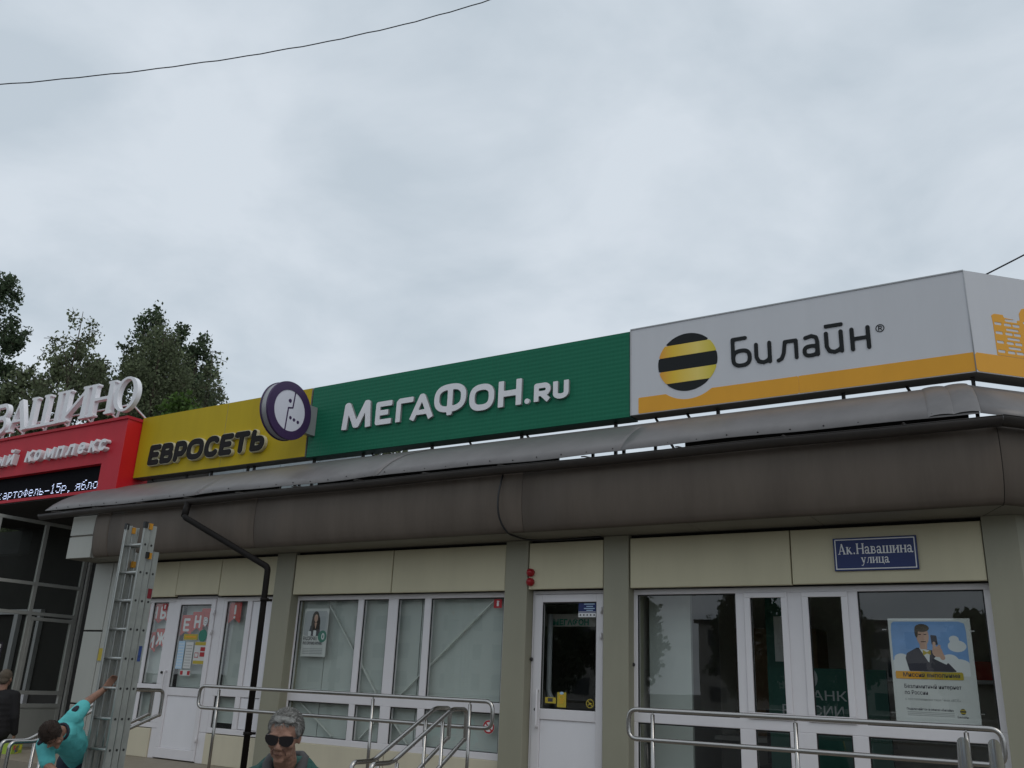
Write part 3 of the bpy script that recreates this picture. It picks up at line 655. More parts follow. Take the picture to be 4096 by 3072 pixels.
posts(gs, (-9.5, -8.54, -7.30, -5.86, -4.52)); braces(gs, (-8.3, -6.6, -5.7))
G_L = [('М', -8.84, -8.305, 5.177, 0.413), ('Е', -8.214, -7.925, 5.18, 0.345), ('Г', -7.84, -7.548, 5.18, 0.345), ('А', -7.595, -7.185, 5.18, 0.365), ('Ф', -7.178, -6.65, 5.178, 0.445), ('О', -6.592, -6.198, 5.177, 0.37),
       ('Н', -6.131, -5.778, 5.182, 0.357), ('R', -5.586, -5.345, 5.188, 0.243), ('U', -5.307, -5.085, 5.186, 0.238)]
for ch, a, b, z, h in G_L:
    pr_ = glyph(ch, (b-a)/h, 0.112 if ch not in 'RU' else 0.14, 'b' if ch not in 'О' else 'r')
    if ch == 'Ф': pr_ = glyph(ch, (b-a)/h, 0.092, 'b')
    l1 = shape('letter', pr_, 'white_letter', FR(a, 9.365, z), 0.006, 0.036, gs, scale=h)
    shape('letter_back', pr_, 'disc_side', FR(a, 9.399, z), 0.034, 0.036, l1, scale=h, off=0.008)
shape('letter', [('ell', 0, 0, 0.036, 0.036)], 'white_letter', FR(-5.688, 9.399, 5.214), 0.04, 0.006, gs)
# white sign wrapping the corner
ws = thing('shop_sign', 'white sign box with orange band and striped ball that wraps the chamfered corner', 'sign', (-2.4, 9.5, 4.85))
BX = -0.55
M().add([(-4.25, 9.4, 4.86), (BX, 9.4, 4.86), (BX, 9.4, 5.958), (-4.25, 9.4, 5.958)], [(0, 1, 2, 3)]).ob('face', 'white_sign', ws)
c2 = Vector((BX, 9.4, 0))+C45*4
M().add([(BX, 9.4, 4.86), (c2.x, c2.y, 4.86), (c2.x, c2.y, 5.958), (BX, 9.4, 5.958)], [(0, 1, 2, 3)]).ob('face', 'white_sign', ws)
k = 0.23*0.4142; inner = Vector((BX-k, 9.63, 0)); i2 = inner+C45*4
body = M()
lo, hi = 4.856, 5.962
body.add([(-4.255, 9.404, lo), (BX, 9.404, lo), (c2.x-0.003, c2.y+0.003, lo), (i2.x, i2.y, lo), (inner.x, inner.y, lo), (-4.255, 9.63, lo),
          (-4.255, 9.404, hi), (BX, 9.404, hi), (c2.x-0.003, c2.y+0.003, hi), (i2.x, i2.y, hi), (inner.x, inner.y, hi), (-4.255, 9.63, hi)],
         [(5, 4, 1, 0), (4, 3, 2, 1), (6, 7, 10, 11), (7, 8, 9, 10), (0, 1, 7, 6), (1, 2, 8, 7), (2, 3, 9, 8), (3, 4, 10, 9), (4, 5, 11, 10), (5, 0, 6, 11)])
body.ob('cabinet', 'sign_under', ws)
tr = M(); tr.box(-4.255, BX, 9.392, 9.40, 5.952, 5.966); tr.box(-4.259, -4.247, 9.392, 9.40, 4.856, 5.952); tr.ob('trim', 'rail_gray', ws)
M().tube([(BX, 9.396, 4.86), (BX, 9.396, 5.955)], 0.006, 6).ob('trim', 'rail_gray', ws)
posts(ws, (-3.23, -1.845, -0.60)); braces(ws, (-3.9, -3.5, -1.1))
shape('band', [rect(-4.153, -2.268, 4.868, 5.066), ('cut', [('ell', -3.525, 5.427, 0.455, 0.455)])], 'orange_print', ((0, 9.4, 0), (1, 0, 0), (0, 0, 1), (0, -1, 0)), 0.003, 0.02, ws)
M().box(-2.2665, BX-0.002, 9.397, 9.40, 4.868, 5.066).ob('band', 'orange_print', ws)
# print on the chamfered face
CF = ((BX, 9.4, 0), tuple(C45), (0, 0, 1), (math.sin(R_(45)), -math.cos(R_(45)), 0))
shape('band', [rect(0.004, 3.9, 4.868, 5.066)], 'orange_print', CF, 0.003, 0.05, ws)
city = [('poly', [(0.27, 5.07), (0.27, 5.40), (0.262, 5.50), (0.30, 5.52), (0.40, 5.52), (0.41, 5.49), (0.60, 5.48), (0.60, 5.56), (0.64, 5.62), (0.72, 5.64), (1.4, 5.60), (1.4, 5.07)])]
wins = []
for r_, z in enumerate((5.10, 5.15, 5.20, 5.25, 5.30, 5.35, 5.40, 5.45)):
    if r_ % 2 == 0: wins += [rect(x, x+0.085, z, z+0.03) for x in (0.285, 0.40, 0.50, 0.66, 0.80)]
    else: wins += [rect(x, x+0.15, z, z+0.026) for x in (0.415, 0.63, 0.83)]
shape('skyline_print', city+[('cut', wins)], 'orange_print', CF, 0.003, 0.012, ws)
# striped ball
ball = ('ell', 0, 0, 0.365, 0.357); BF = FR(-3.53, 9.4, 5.43)
em = shape('emblem', [ball, ('and', [rect(-0.4, 0.4, 0.235, 0.4), rect(-0.4, 0.4, -0.085, 0.085), rect(-0.4, 0.4, -0.4, -0.245)])], 'charcoal', ((0, 0, 0), *BF[1:]), 0.004, 0.02, ws); em.location = BF[0]
e2 = shape('emblem_stripe', [ball, ('and', [rect(-0.4, 0.4, 0.087, 0.233), rect(-0.4, 0.4, -0.243, -0.087)])], 'emblem_yellow', ((0, 0, 0), *BF[1:]), 0.004, 0.02, em)
B_L = {'Б': ([P([(0.47, 0.94), (0.075, 0.94), (0.075, 0.30)], 0.058, 'r'), P(sq(0.335, 0.30, 0.255, 0.24), 0.06)], -3.008),
       'и': ([P([(0.06, 0.66), (0.06, 0.25), (0.13, 0.10), (0.28, 0.055), (0.40, 0.10), (0.465, 0.17)], 0.058), P([(0.465, 0.66), (0.465, 0.06)], 0.058)], -2.735),
       'л': ([P([(0.02, 0.04), (0.12, 0.08), (0.19, 0.25), (0.235, 0.60), (0.56, 0.60), (0.56, 0.06)], 0.056)], -2.478),
       'а': ([P([(0.10, 0.62), (0.28, 0.66), (0.41, 0.60), (0.44, 0.46), (0.44, 0.06)], 0.056), P(sq(0.245, 0.20, 0.185, 0.145), 0.056), ], -2.205),
       'й': ([P([(0.06, 0.66), (0.06, 0.25), (0.13, 0.10), (0.28, 0.055), (0.40, 0.10), (0.475, 0.17)], 0.058), P([(0.475, 0.66), (0.475, 0.06)], 0.058), P([(0.02, 0.88), (0.55, 0.88)], 0.055, 'b')], -1.968),
       'н': ([P([(0.06, 0.66), (0.06, 0.05)], 0.058), P([(0.50, 0.66), (0.50, 0.05)], 0.058), P([(0.06, 0.36), (0.50, 0.36)], 0.054)], -1.702)}
for ch, (pr_, x) in B_L.items(): shape('letter', pr_, 'charcoal', FR(x, 9.4, 5.262), 0.01, 0.03, ws, scale=0.37)
shape('letter', [P(arc(0, 0, 0.040, 0.040, 0, 360, 24), 0.0045), P([(-0.013, -0.022), (-0.013, 0.022)], 0.0045), P(bowl(-0.013, 0.016, 0.0, 0.022), 0.004), P([(0, 0), (0.016, -0.022)], 0.004)], 'charcoal', FR(-1.395, 9.4, 5.472), 0.004, 0.004, ws)

# round blade sign
ds = thing('emblem_sign', 'round purple rimmed blade sign with a white face drawing between yellow and green signs', 'sign', (-9.45, 9.4, 5.39))
DC = Vector((-9.39, 8.824, 5.398)); DF = ((DC.x, DC.y, DC.z), (0, 1, 0), (0, 0, 1), (1, 0, 0))
def lathe_x(x0, x1, r, n=56):
    vs = [(x, DC.y+r*math.cos(2*math.pi*k/n), DC.z+r*math.sin(2*math.pi*k/n)) for x in (x0, x1) for k in range(n)]
    return M().add(vs, [(k, (k+1) % n, n+(k+1) % n, n+k) for k in range(n)], True)
lathe_x(-9.525, -9.405, 0.42).ob('drum_side', 'disc_side', ds)
for xa in (-9.54, -9.412): shape('drum_rim', [('ell', 0, 0, 0.432, 0.432)], 'purple', ((xa, DC.y, DC.z), *DF[1:]), 0.022, 0.03, ds)
shape('drum_ring', [('ell', 0, 0, 0.43, 0.43), ('cut', [('ell', 0, 0, 0.305, 0.305)])], 'purple', ((-9.389, DC.y, DC.z), *DF[1:]), 0.012, 0.026, ds)
face = shape('face', [('ell', 0, 0, 0.312, 0.312)], 'disc_face', ((-9.389, DC.y, DC.z), *DF[1:]), 0.004, 0.03, ds)
for pr_ in ([P([(0.075, 0.30), (0.055, 0.055), (-0.03, 0.035), (-0.05, -0.30)], 0.011, 'r')], [('ell', -0.012, 0.145, 0.03, 0.03)], [('ell', 0.03, -0.10, 0.025, 0.025)], [('ell', 0.105, -0.115, 0.025, 0.025)], [('ell', 0.185, -0.13, 0.025, 0.025)]):
    shape('face_mark', pr_, 'purple', ((-9.385, DC.y, DC.z), *DF[1:]), 0.003, 0.008, face)
M().box(-9.50, -9.40, 9.20, 9.395, 5.16, 5.60).ob('bracket', 'disc_side', ds)

# ------------------------------------------------------------------ red entrance portal
rp = thing('entrance_portal', 'red entrance portal box with white raised letters and a screen recess', 'portal', (-16.6, 9.3, 4.6))
RX = -13.61; RY = 9.12; RB, RT = 4.60, 5.86
LX, LB, LT = -14.14, 4.655, 5.115          # recess
M().box(-20, LX, RY, RY+0.3, LT, RT).ob('front_panel', 'red_panel', rp)
M().box(LX, RX-0.003, RY, RY+0.3, RB, RT).ob('front_panel', 'red_panel', rp)
M().box(-20, LX, RY, RY+0.3, RB, LB).ob('front_panel', 'red_panel', rp)
M().box(RX-0.003, RX, RY, 9.70, RB-0.1, RT).ob('side_panel', 'red_gloss', rp)
M().box(-20, RX+0.02, RY-0.03, 9.75, RT, RT+0.05).ob('cornice', 'red_panel', rp)
M().box(-20, RX-0.01, RY+0.31, 12.5, RB, RT-0.01).ob('core', 'dark_porch', rp)
M().box(-20, RX-0.02, RY+0.02, 12.5, RB-0.02, RB-0.004).ob('porch_ceiling', 'dark_porch', rp)
def low(ch, w, t):
    b = lambda *p: P(list(p), t, 'b')
    if ch == 'к': return [b((t, 0), (t, 1)), b((t, 0.42), (w-t*0.9, 1)), b((w*0.45, 0.58), (w-t*0.7, 0))]
    if ch == 'о': return [P(sq(w/2, 0.5, w/2-t, 0.5-t), t)]
    if ch == 'м': return [b((t, 0), (t, 1)), b((w-t, 0), (w-t, 1)), b((t, 1-t*0.6), (w/2, 0.22), (w-t, 1-t*0.6))]
    if ch == 'п': return [b((t, 0), (t, 1)), b((w-t, 0), (w-t, 1)), b((t, 1-t), (w-t, 1-t))]
    if ch == 'л': return [b((0, t), (w*0.22, t*1.2), (w*0.34, 1-t), (w-t, 1-t)), b((w-t, 0), (w-t, 1))]
    if ch == 'е': return [P(sq(w/2, 0.5, w/2-t, 0.5-t, 0, 312), t), b((t, 0.5), (w-t*0.4, 0.5))]
    if ch == 'с': return [P(sq(w/2, 0.5, w/2-t, 0.5-t, 48, 312), t)]
    if ch == 'й': return [b((t, 0), (t, 1)), b((w-t, 0), (w-t, 1)), b((t, 0.1), (w-t, 0.9)), P(arc(w/2, 1.36, w*0.25, 0.16, 180, 360, 8), t*0.7)]
    if ch == 'ы': return [b((t, 0), (t, 1)), P(bowl(t, w*0.62, t, 0.58), t), b((w-t, 0), (w-t, 1))]
    if ch == 'в': return [b((t, 0), (t, 1)), P(bowl(t, w-t*1.3, 0.5, 1-t), t), P(bowl(t, w-t, t, 0.5), t)]
    return []
for x, cs in ((-16.405, 'к'), (-16.125, 'о'), (-15.785, 'м'), (-15.43, 'п'), (-15.13, 'л'), (-14.79, 'е'), (-14.465, 'к'), (-14.19, 'с'), (-17.01, 'й'), (-17.42, 'ы'), (-17.78, 'в'), (-18.1, 'о')):
    wd = {'м': 0.275, 'ы': 0.30, 'л': 0.235}.get(cs, 0.205); hh = 0.205
    pr_ = [('p', [(a+0.20*b, b) for a, b in q[1]], q[2], q[3]) for q in low(cs, wd/hh, 0.135)]
    shape('letter', pr_, 'white_letter', FR(x, RY, 5.315), 0.10, 0.045, rp, scale=hh)
sc = thing('led_screen', 'black running text screen set in the red portal', 'screen', (-16.6, 9.24, 4.66))
M().box(-20, LX-0.006, 9.225, 9.40, LB+0.004, LT-0.004).ob('panel', 'led_black', sc)
PIX = {'к': '1001 101 11 101 1001', 'а': '0111 00001 01111 10001 01111', 'р': '1111 10001 10001 1111 1 1', 'т': '11111 001 001 001 001', 'о': '0111 10001 10001 10001 0111',
       'ф': '001 0111 10101 10101 0111 001', 'е': '0111 10001 11111 1 0111', 'л': '0111 01001 01001 01001 10001', 'ь': '1 1 1111 10001 1111', '-': '0 0 11111 0 0',
       '1': '001 011 001 001 001 001 0111', '5': '11111 1 1111 00001 00001 10001 0111', ',': '0 0 0 0 011 01', 'я': '01111 10001 01111 01001 10001', 'б': '00011 011 1 1111 10001 10001 0111', ' ': ''}
led = M(); cw, rh = 0.0285, 0.0265; x = -14.94-0.171*14.4; base_z = 4.712
for ch in 'картофель-15р, ябло':
    rows = PIX[ch].split(); top = {'1': 6, '5': 6, 'б': 6, 'ф': 5}.get(ch, 4)
    for r_, row in enumerate(rows):
        c_ = 0
        while c_ < len(row):
            if row[c_] == '1':
                e = c_
                while e+1 < len(row) and row[e+1] == '1': e += 1
                z = base_z+(top-r_)*rh; xa = x+c_*cw; xb = x+(e+1)*cw-0.006
                if xb < LX-0.01: led.add([(xa, 9.222, z), (xb, 9.222, z), (xb, 9.222, z+0.012), (xa, 9.222, z+0.012)], [(0, 1, 2, 3)])
                c_ = e+1
            else: c_ += 1
    x += 0.171 if ch not in ' ,' else 0.12
led.ob('lit_text', 'led_white', sc)
# standing serif letters on the portal roof
rl = thing('rooftop_lettering', 'row of tall white serif letters standing on the red portal roof', 'lettering', (-16.3, 9.1, 5.91))
for ch, a, b in (('Н', -19.4, -18.7), ('А', -18.68, -18.02), ('В', -18.0, -17.33), ('А', -17.30, -16.62), ('Ш', -16.60, -15.57), ('И', -15.55, -14.77), ('Н', -14.74, -14.03), ('О', -14.02, -13.37)):
    h = 0.615
    shape('letter', serif(ch, (b-a)/h), 'white_letter', FR(a, 9.12, 5.99), 0.09, 0.03, rl, scale=h)
for z in (6.14,): M().bar((-19.4, 9.17, z), (-13.6, 9.17, z), 0.025).ob('rail', 'pvc', rl)
for x in np.arange(-19.0, -13.4, 0.72):
    M().bar((x, 9.12, 5.90), (x, 9.16, 6.15), 0.035).ob('post', 'pvc', rl); M().bar((x+0.30, 9.60, 5.90), (x+0.28, 9.18, 6.16), 0.025).ob('brace', 'pvc', rl)

# porch glazing
gp = thing('porch_glazing', 'pale framed glazed wall with a door in the dark recessed porch', 'glazed wall', (-17, 10, 0.3))
GX = -17.0
def gbar(y0, y1, z0, z1, d=0.0): return M().box(GX-0.06-d, GX+d, y0, y1, z0, z1).ob('frame_bar', 'porch_frame', gp)
for y in (8.2, 9.15, 10.10, 11.04): gbar(y-0.035, y+0.035, 0.3, 4.41)
for z in (4.38, 3.225, 2.675): gbar(8.2, 11.07, z-0.03, z+0.03, 0.004)
for z in (1.02, 1.25): gbar(8.2, 11.07, z-0.035, z+0.035, 0.006)
for y in (10.16, 11.0): gbar(y-0.03, y+0.03, 1.28, 2.62, 0.012)
gbar(10.13, 11.03, 2.55, 2.61, 0.014)
for y0, y1 in ((8.2, 9.15), (9.15, 10.10), (10.10, 11.04)):
    for z0, z1 in ((1.25, 2.675), (2.675, 3.225), (3.225, 4.38)): M().add([(GX-0.03, y0, z0), (GX-0.03, y1, z0), (GX-0.03, y1, z1), (GX-0.03, y0, z1)], [(0, 1, 2, 3)]).ob('pane', 'glass_dark', gp)
M().box(GX-0.05, GX-0.01, 8.2, 11.07, 0.3, 1.0).ob('base_panel', 'gray_clad', gp)
M().box(GX-0.01, GX+0.05, 11.11, 11.16, 0.3, 4.5).ob('end_post', 'porch_frame', gp)
M().box(-22, -13.40, 11.25, 11.35, 0, 4.58).ob('porch_back_wall', 'dark_porch', rp)
M().box(-24, -17.2, 14.5, 14.6, 0, 4.58).ob('porch_back_wall', 'dark_porch', rp)
M().box(-24, -23.9, 6.5, 14.5, 0, 4.58).ob('porch_back_wall', 'dark_porch', rp)
wf = thing('inner_window', 'white framed window seen through the porch glazing', 'window', (-20, 11.2, 1.0))
for b_ in ((-20.2, -18.4, 2.75, 2.85), (-20.2, -20.1, 0.9, 2.75), (-19.35, -19.2, 0.9, 2.75), (-18.5, -18.4, 0.9, 2.75)): M().box(b_[0], b_[1], 11.15, 11.24, b_[2], b_[3]).ob('frame_bar', 'pvc', wf)

pn = tag(M().box(GX+0.002, GX+0.006, 9.35, 9.70, 1.70, 2.12).ob('glass_notice', 'dark_print'), 'dark notice with small pictures on the porch glazing', 'notice')
for i in range(4):
    for j_ in range(2): M().box(GX+0.006, GX+0.008, 9.38+j_*0.16, 9.51+j_*0.16, 1.73+i*0.095, 1.80+i*0.095).ob('picture', ('paper', 'pale_blue', 'rail_gray', 'paper')[(i+j_) % 4], pn)
# ------------------------------------------------------------------ handrails
def loop_rail(label, x0, x1, y, zt, zb, posts_x, group=None, floor=FLOOR):
    t = thing('handrail', label, 'handrail', ((x0+x1)/2, y, floor), group); r = 0.0195
    pts = [((x0+x1)/2, y, zt), (x0, y, zt), (x0, y, zb), (x1, y, zb), (x1, y, zt), ((x0+x1)/2, y, zt)]
    M().tube(fillet(pts, 0.085, 6), r, 12, cap=False).ob('rail', 'steel', t)
    for x in posts_x:
        M().tube([(x, y, floor), (x, y, zt-0.035)], 0.0175, 10).ob('post', 'steel', t)
        M().tube([(x, y, zt-0.04), (x, y, zt-0.015)], 0.008, 6).ob('pin', 'steel', t)
        M().tube([(x, y, floor), (x, y, floor+0.012)], 0.045, 12).ob('base_plate', 'steel', t)
YA = 7.6
loop_rail('long steel handrail with rounded ends in front of the wide window with blinds', -8.99, -4.87, YA, 1.594, 1.354, (-8.66, -6.34, -5.13))
loop_rail('long steel handrail with rounded ends in front of the poster window', -3.465, -0.585, YA, 1.597, 1.358, (-3.24, -2.03, -0.815))
def stair_rail(label, x, yt, zt, slope_y, slope_z, group, ret=0.24):
    t = thing('stair_handrail', label, 'handrail', (x, yt, 0.3), group); r = 0.0195; ye = yt+ret
    yb = yt-slope_y; zb = zt-slope_z; yh = yb-0.27
    low = 0.43
    M().tube(fillet([(x, yb+0.6, zb+0.6*slope_z/slope_y-low), (x, yt-0.15, zt-0.12-low+0.06), (x, ye-0.02, zt-0.27), (x, ye, zt-0.27), (x, ye, zt), (x, yt, zt), (x, yb, zb), (x, yh, zb), (x, yh, zb-0.4), (x, yh+0.25, zb-0.4)], 0.06, 6), r, 12).ob('rail', 'steel', t)
    for f in (0.16, 0.92):
        y = yt-slope_y*f; z = zt-slope_z*f
        M().tube([(x, y, 0.12), (x, y, z-0.04)], 0.0175, 10).ob('post', 'steel', t)
        M().tube([(x, y, z-0.05), (x, y, z-0.01)], 0.007, 6).ob('pin', 'steel', t)
stair_rail('sloping steel stair handrail of the pair, the one farther from the dark glass door', -5.27, 7.23, 1.52, 0.845, 0.425, 'paired handrails of the stairs by the dark glass door')
stair_rail('sloping steel stair handrail of the pair, the one nearer the dark glass door', -5.045, 7.18, 1.52, 0.82, 0.42, 'paired handrails of the stairs by the dark glass door')
stair_rail('sloping steel handrail behind the ladder, the one nearer the porch', -9.34, 6.80, 1.53, 1.0, 0.515, 'paired handrails behind the ladder', 0.42)
stair_rail('sloping steel handrail behind the ladder, the one nearer the downpipe', -9.16, 6.78, 1.53, 1.0, 0.515, 'paired handrails behind the ladder', 0.44)
for x, xb_, lab in ((-0.66, -0.48, 'steel handrail running out towards the street, the one farther from the corner pillar'), (-0.505, -0.37, 'steel handrail running out towards the street, the one nearer the corner pillar')):
    t = thing('stair_handrail', lab, 'handrail', (x, 5.9, 0.12), 'handrails under the street name plate')
    M().tube(fillet([(x, 5.93, 0.13), (x, 5.93, 1.545), (x+0.01, 5.85, 1.552), (xb_+0.02, 4.15, 1.475), (xb_+0.02, 4.0, 1.2), (xb_+0.02, 4.0, 0.13)], 0.05, 6), 0.030, 14).ob('rail', 'steel', t)

# ------------------------------------------------------------------ ladder
ld = thing('ladder', 'tall three section aluminium ladder held upright, with orange plastic catches', 'ladder', (-8.4, 5.9, 0.12))
U2, W2 = Vector((1, 0, 0)), Vector((0, 1, 0))
L0 = Vector((-8.535, 5.955, 0)); WID = 0.325
def lpt(u, w_, z): return L0+U2*u+W2*w_+Vector((0, 0, z))
for sct, (w0, zt) in enumerate(((0.0, 3.20), (0.085, 3.19), (0.17, 2.93))):
    wid = WID - 0.012*sct
    for u, sgn in ((0.012*sct*0, 1), (wid, -1)):
        g = M(); c = lpt(u, w0, (0.12+zt)/2); hz = (zt-0.12)/2
        g.obox(c, U2*0.0025, W2*0.034, Vector((0, 0, hz)))
        g.obox(lpt(u+sgn*0.0135, w0-0.0315, (0.12+zt)/2), U2*0.011, W2*0.0025, Vector((0, 0, hz)))
        g.obox(lpt(u+sgn*0.0135, w0+0.0315, (0.12+zt)/2), U2*0.011, W2*0.0025, Vector((0, 0, hz)))
        g.ob('stile', 'alu_face' if sgn < 0 else 'alu', ld)
        lip = M(); lip.obox(lpt(u-sgn*0.004, w0-0.034, (0.12+zt)/2), U2*0.004, W2*0.005, Vector((0, 0, hz))); lip.ob('stile_lip', 'alu', ld)
    z = 2.985-0.285*10
    while z < zt-0.12:
        if z > 0.2:
            M().tube([lpt(0.004, w0, z), lpt(wid-0.004, w0, z)], 0.0145, 8).ob('rung', 'alu', ld)
            M().tube([lpt(wid+0.0028, w0, z), lpt(wid+0.0045, w0, z)], 0.0125, 10).ob('rung_end', 'black_plastic', ld)
        z += 0.285
for u, w0, z, m in ((0.0, -0.02, 3.185, 'black_plastic'), (0.02, 0.05, 3.15, 'hook_orange'), (WID, -0.03, 3.185, 'black_plastic'), (WID, 0.03, 3.175, 'hook_orange'), (WID, 0.075, 2.875, 'hook_orange'), (WID, 0.045, 2.88, 'black_plastic'), (0.03, 0.115, 2.80, 'hook_orange')):
    g = M().obox(lpt(u, w0, z), U2*0.016, W2*0.020, Vector((0, 0, 0.032))); g.ob('catch', m, ld)
M().obox(lpt(WID-0.012*2+0.004, 0.17, 2.50), U2*0.0015, W2*0.024, Vector((0, 0, 0.05))).ob('warning_sticker', 'sticker_red', ld)
M().obox(lpt(WID-0.012*2+0.004, 0.17, 1.90), U2*0.0015, W2*0.018, Vector((0, 0, 0.075))).ob('info_sticker', 'sticker_blue', ld)
for sct in range(3):
    for u in (0, WID-0.012*sct): M().obox(lpt(u, 0.085*sct, 0.14), U2*0.02, W2*0.036, Vector((0, 0, 0.022))).ob('foot', 'black_plastic', ld)

# ------------------------------------------------------------------ posters, notices and other things on the glass
def sheet(name, label, cat, x0, x1, z0, z1, y, m, group=None, d=0.002):
    o = M().box(x0, x1, y-d, y, z0, z1).ob(name, m); tag(o, label, cat, group); return o
sp_ = tag(M().bbox(-1.915, -1.18, YP-0.012, YP+0.002, 2.892, 3.198, 0.003).ob('street_sign', 'blue_plate'), 'blue street name plate with white border and white lettering', 'sign')
SF = FR(0, YP-0.012, 0)
shape('border', [rect(-1.90, -1.195, 2.905, 3.185), ('cut', [rect(-1.891, -1.204, 2.914, 3.176)])], 'white_print', SF, 0.0015, 0.0045, sp_)
def sl(ch):
    a, b, q, X_ = 0.080, 0.036, 0.030, 0.70
    def st(x, h=X_, t=a): return [P([(x, 0), (x, h)], t, 'b'), P([(x-t-0.055, q), (x+t+0.055, q)], q, 'b'), P([(x-t-0.055, h-q), (x+t+0.055, h-q)], q, 'b')]
    if ch == 'А': return 0.86, [P([(0.13, 0), (0.40, 0.97)], b, 'b'), P([(0.40, 1), (0.72, 0)], a, 'b'), P([(0.22, 0.32), (0.60, 0.32)], 0.032, 'b'), P([(0.0, q), (0.26, q)], q, 'b'), P([(0.56, q), (0.86, q)], q, 'b')]
    if ch == 'Н': return 0.90, st(0.15, 1)+st(0.75, 1)+[P([(0.15, 0.51), (0.75, 0.51)], 0.038, 'b')]
    if ch == 'к': return 0.68, st(0.13)+[P([(0.2, 0.33), (0.50, 0.66)], b, 'b'), P([(0.26, 0.38), (0.56, 0.02)], a, 'b'), P([(0.44, q), (0.68, q)], q, 'b')]
    if ch == 'а': return 0.58, [P([(0.06, 0.54), (0.16, 0.64), (0.32, 0.64), (0.40, 0.52), (0.40, 0.06), (0.50, 0.03), (0.56, 0.06)], 0.055), P(sq(0.21, 0.19, 0.15, 0.15), 0.05)]
    if ch == 'в': return 0.60, st(0.13)+[P(bowl(0.13, 0.45, 0.36, 0.645), 0.04), P(bowl(0.13, 0.50, 0.04, 0.36), 0.045)]
    if ch == 'ш': return 1.0, st(0.13)+st(0.5)+st(0.87)+[P([(0.13, q), (0.87, q)], q*1.2, 'b')]
    if ch == 'и': return 0.72, st(0.13)+st(0.58)+[P([(0.13, 0.10), (0.58, 0.58)], 0.032, 'b')]
    if ch == 'н': return 0.72, st(0.13)+st(0.58)+[P([(0.13, 0.35), (0.58, 0.35)], 0.032, 'b')]
    if ch == 'у': return 0.66, [P([(0.12, 0.66), (0.34, 0.10)], a, 'b'), P([(0.56, 0.66), (0.30, -0.12), (0.18, -0.26), (0.06, -0.22)], b, 'r'), P([(0.0, 0.68-q), (0.27, 0.68-q)], q, 'b'), P([(0.43, 0.68-q), (0.68, 0.68-q)], q, 'b')]
    if ch == 'л': return 0.70, st(0.56)+[P([(0.05, 0.06), (0.14, 0.06), (0.22, 0.30), (0.26, 0.64), (0.56, 0.64)], 0.036, 'r')]
    if ch == 'ц': return 0.74, st(0.13)+st(0.56)+[P([(0.13, q), (0.70, q), (0.70, -0.16)], q*1.2, 'b')]
    return 0.30, [('ell', 0.14, 0.075, 0.085, 0.085)]
def sl_line(body, x, z, h, width, parent, y):
    gl = [sl(c_) for c_ in body]; tot = sum(g_[0] for g_ in gl)+0.05*len(gl); k = width/tot; x_ = x
    for w_, pr_ in gl:
        shape('letter', pr_, 'white_print', ((x_, y, z), (k/h, 0, 0), (0, 0, 1), (0, -1, 0)), 0.0015, 0.028, parent, scale=h); x_ += (w_+0.05)*k
sl_line('Ак.Навашина', -1.873, 3.045, 0.098, 0.66, sp_, YP-0.012)
sl_line('улица', -1.672, 2.958, 0.080, 0.25, sp_, YP-0.012)
# sirens
for z, lab in ((2.969, 'upper round red alarm siren by the panel above the dark glass door'), (2.865, 'lower round red alarm siren by the panel above the dark glass door')):
    t = thing('alarm_siren', lab, 'siren', (-5.245, 8.84, z), 'round red alarm sirens')
    M().tube([(-5.245, 8.872, z), (-5.245, 8.835, z)], 0.045, 16).ob('base', 'siren_red', t); M().ell((-5.245, 8.835, z), [(0.04, 0, 0), (0, 0.03, 0), (0, 0, 0.04)], 14, 8).ob('dome', 'siren_red', t)
cb = M().tube(fillet([(-5.30, 8.27, 4.0), (-5.315, 8.20, 3.72), (-5.31, 8.22, 3.50), (-5.28, 8.36, 3.335), (-5.21, 8.70, 3.31), (-4.98, 8.82, 3.315), (-4.35, 8.83, 3.33)], 0.12, 5), 0.011, 8).ob('cable', 'black_plastic')
tag(cb, 'thin black cable hanging over the curved fascia above the dark glass door', 'cable')
YG = YW+0.0245    # just outside of the panes
def fire_sign(label, x0, x1, z0, z1, y):
    o = sheet('fire_sign', label, 'sign', x0, x1, z0, z1, y, 'red_print'); cx = (x0+x1)/2; h = z1-z0
    shape('symbol', [rect(-0.014, 0.014, 0.02*1, h*0.62), P([(0, h*0.6), (0, h*0.75)], 0.009), P([(-0.012, h*0.78), (0.016, h*0.74)], 0.005)], 'white_print', FR(cx, y-0.002, z0), 0.001, 0.006, o)
fire_sign('small red fire extinguisher sign in the top corner of the wide window with blinds', -5.83, -5.72, 2.597, 2.698, YG)
fire_sign('small red fire extinguisher sign on the window behind the ladder', -11.76, -11.66, 2.605, 2.70, YG)
ns = shape('no_smoking_sign', [('ell', 0, 0, 0.078, 0.074)], 'white_print', FR(-5.825, YG, 1.297), 0.0015, 0.01); tag(ns, 'round no smoking sign near the bottom corner of the wide window', 'sign')
shape('symbol', [P(arc(0, 0, 0.066, 0.062, 0, 360, 26), 0.009), P([(-0.045, 0.045), (0.045, -0.045)], 0.008)], 'red_print', FR(-5.825, YG-0.0016, 1.297), 0.0015, 0.007, ns)
shape('symbol', [rect(-0.04, 0.03, -0.006, 0.008)], 'dark_print', FR(-5.825, YG-0.0014, 1.297), 0.001, 0.006, ns)
bn = sheet('door_notice', 'blue and white notice in the top corner of the dark glass door', 'notice', -4.708, -4.487, 2.49, 2.65, YW+0.011, 'blue_plate')
M().box(-4.708, -4.487, YW+0.0075, YW+0.009, 2.49, 2.535).ob('footer', 'white_print', bn)
for i, z in enumerate((2.625, 2.60, 2.578, 2.558)): M().box(-4.66+0.03*(i % 2)+0.02, -4.51-0.02*(i % 2), YW+0.0075, YW+0.009, z, z+0.009).ob('text_line', 'pale_blue', bn)
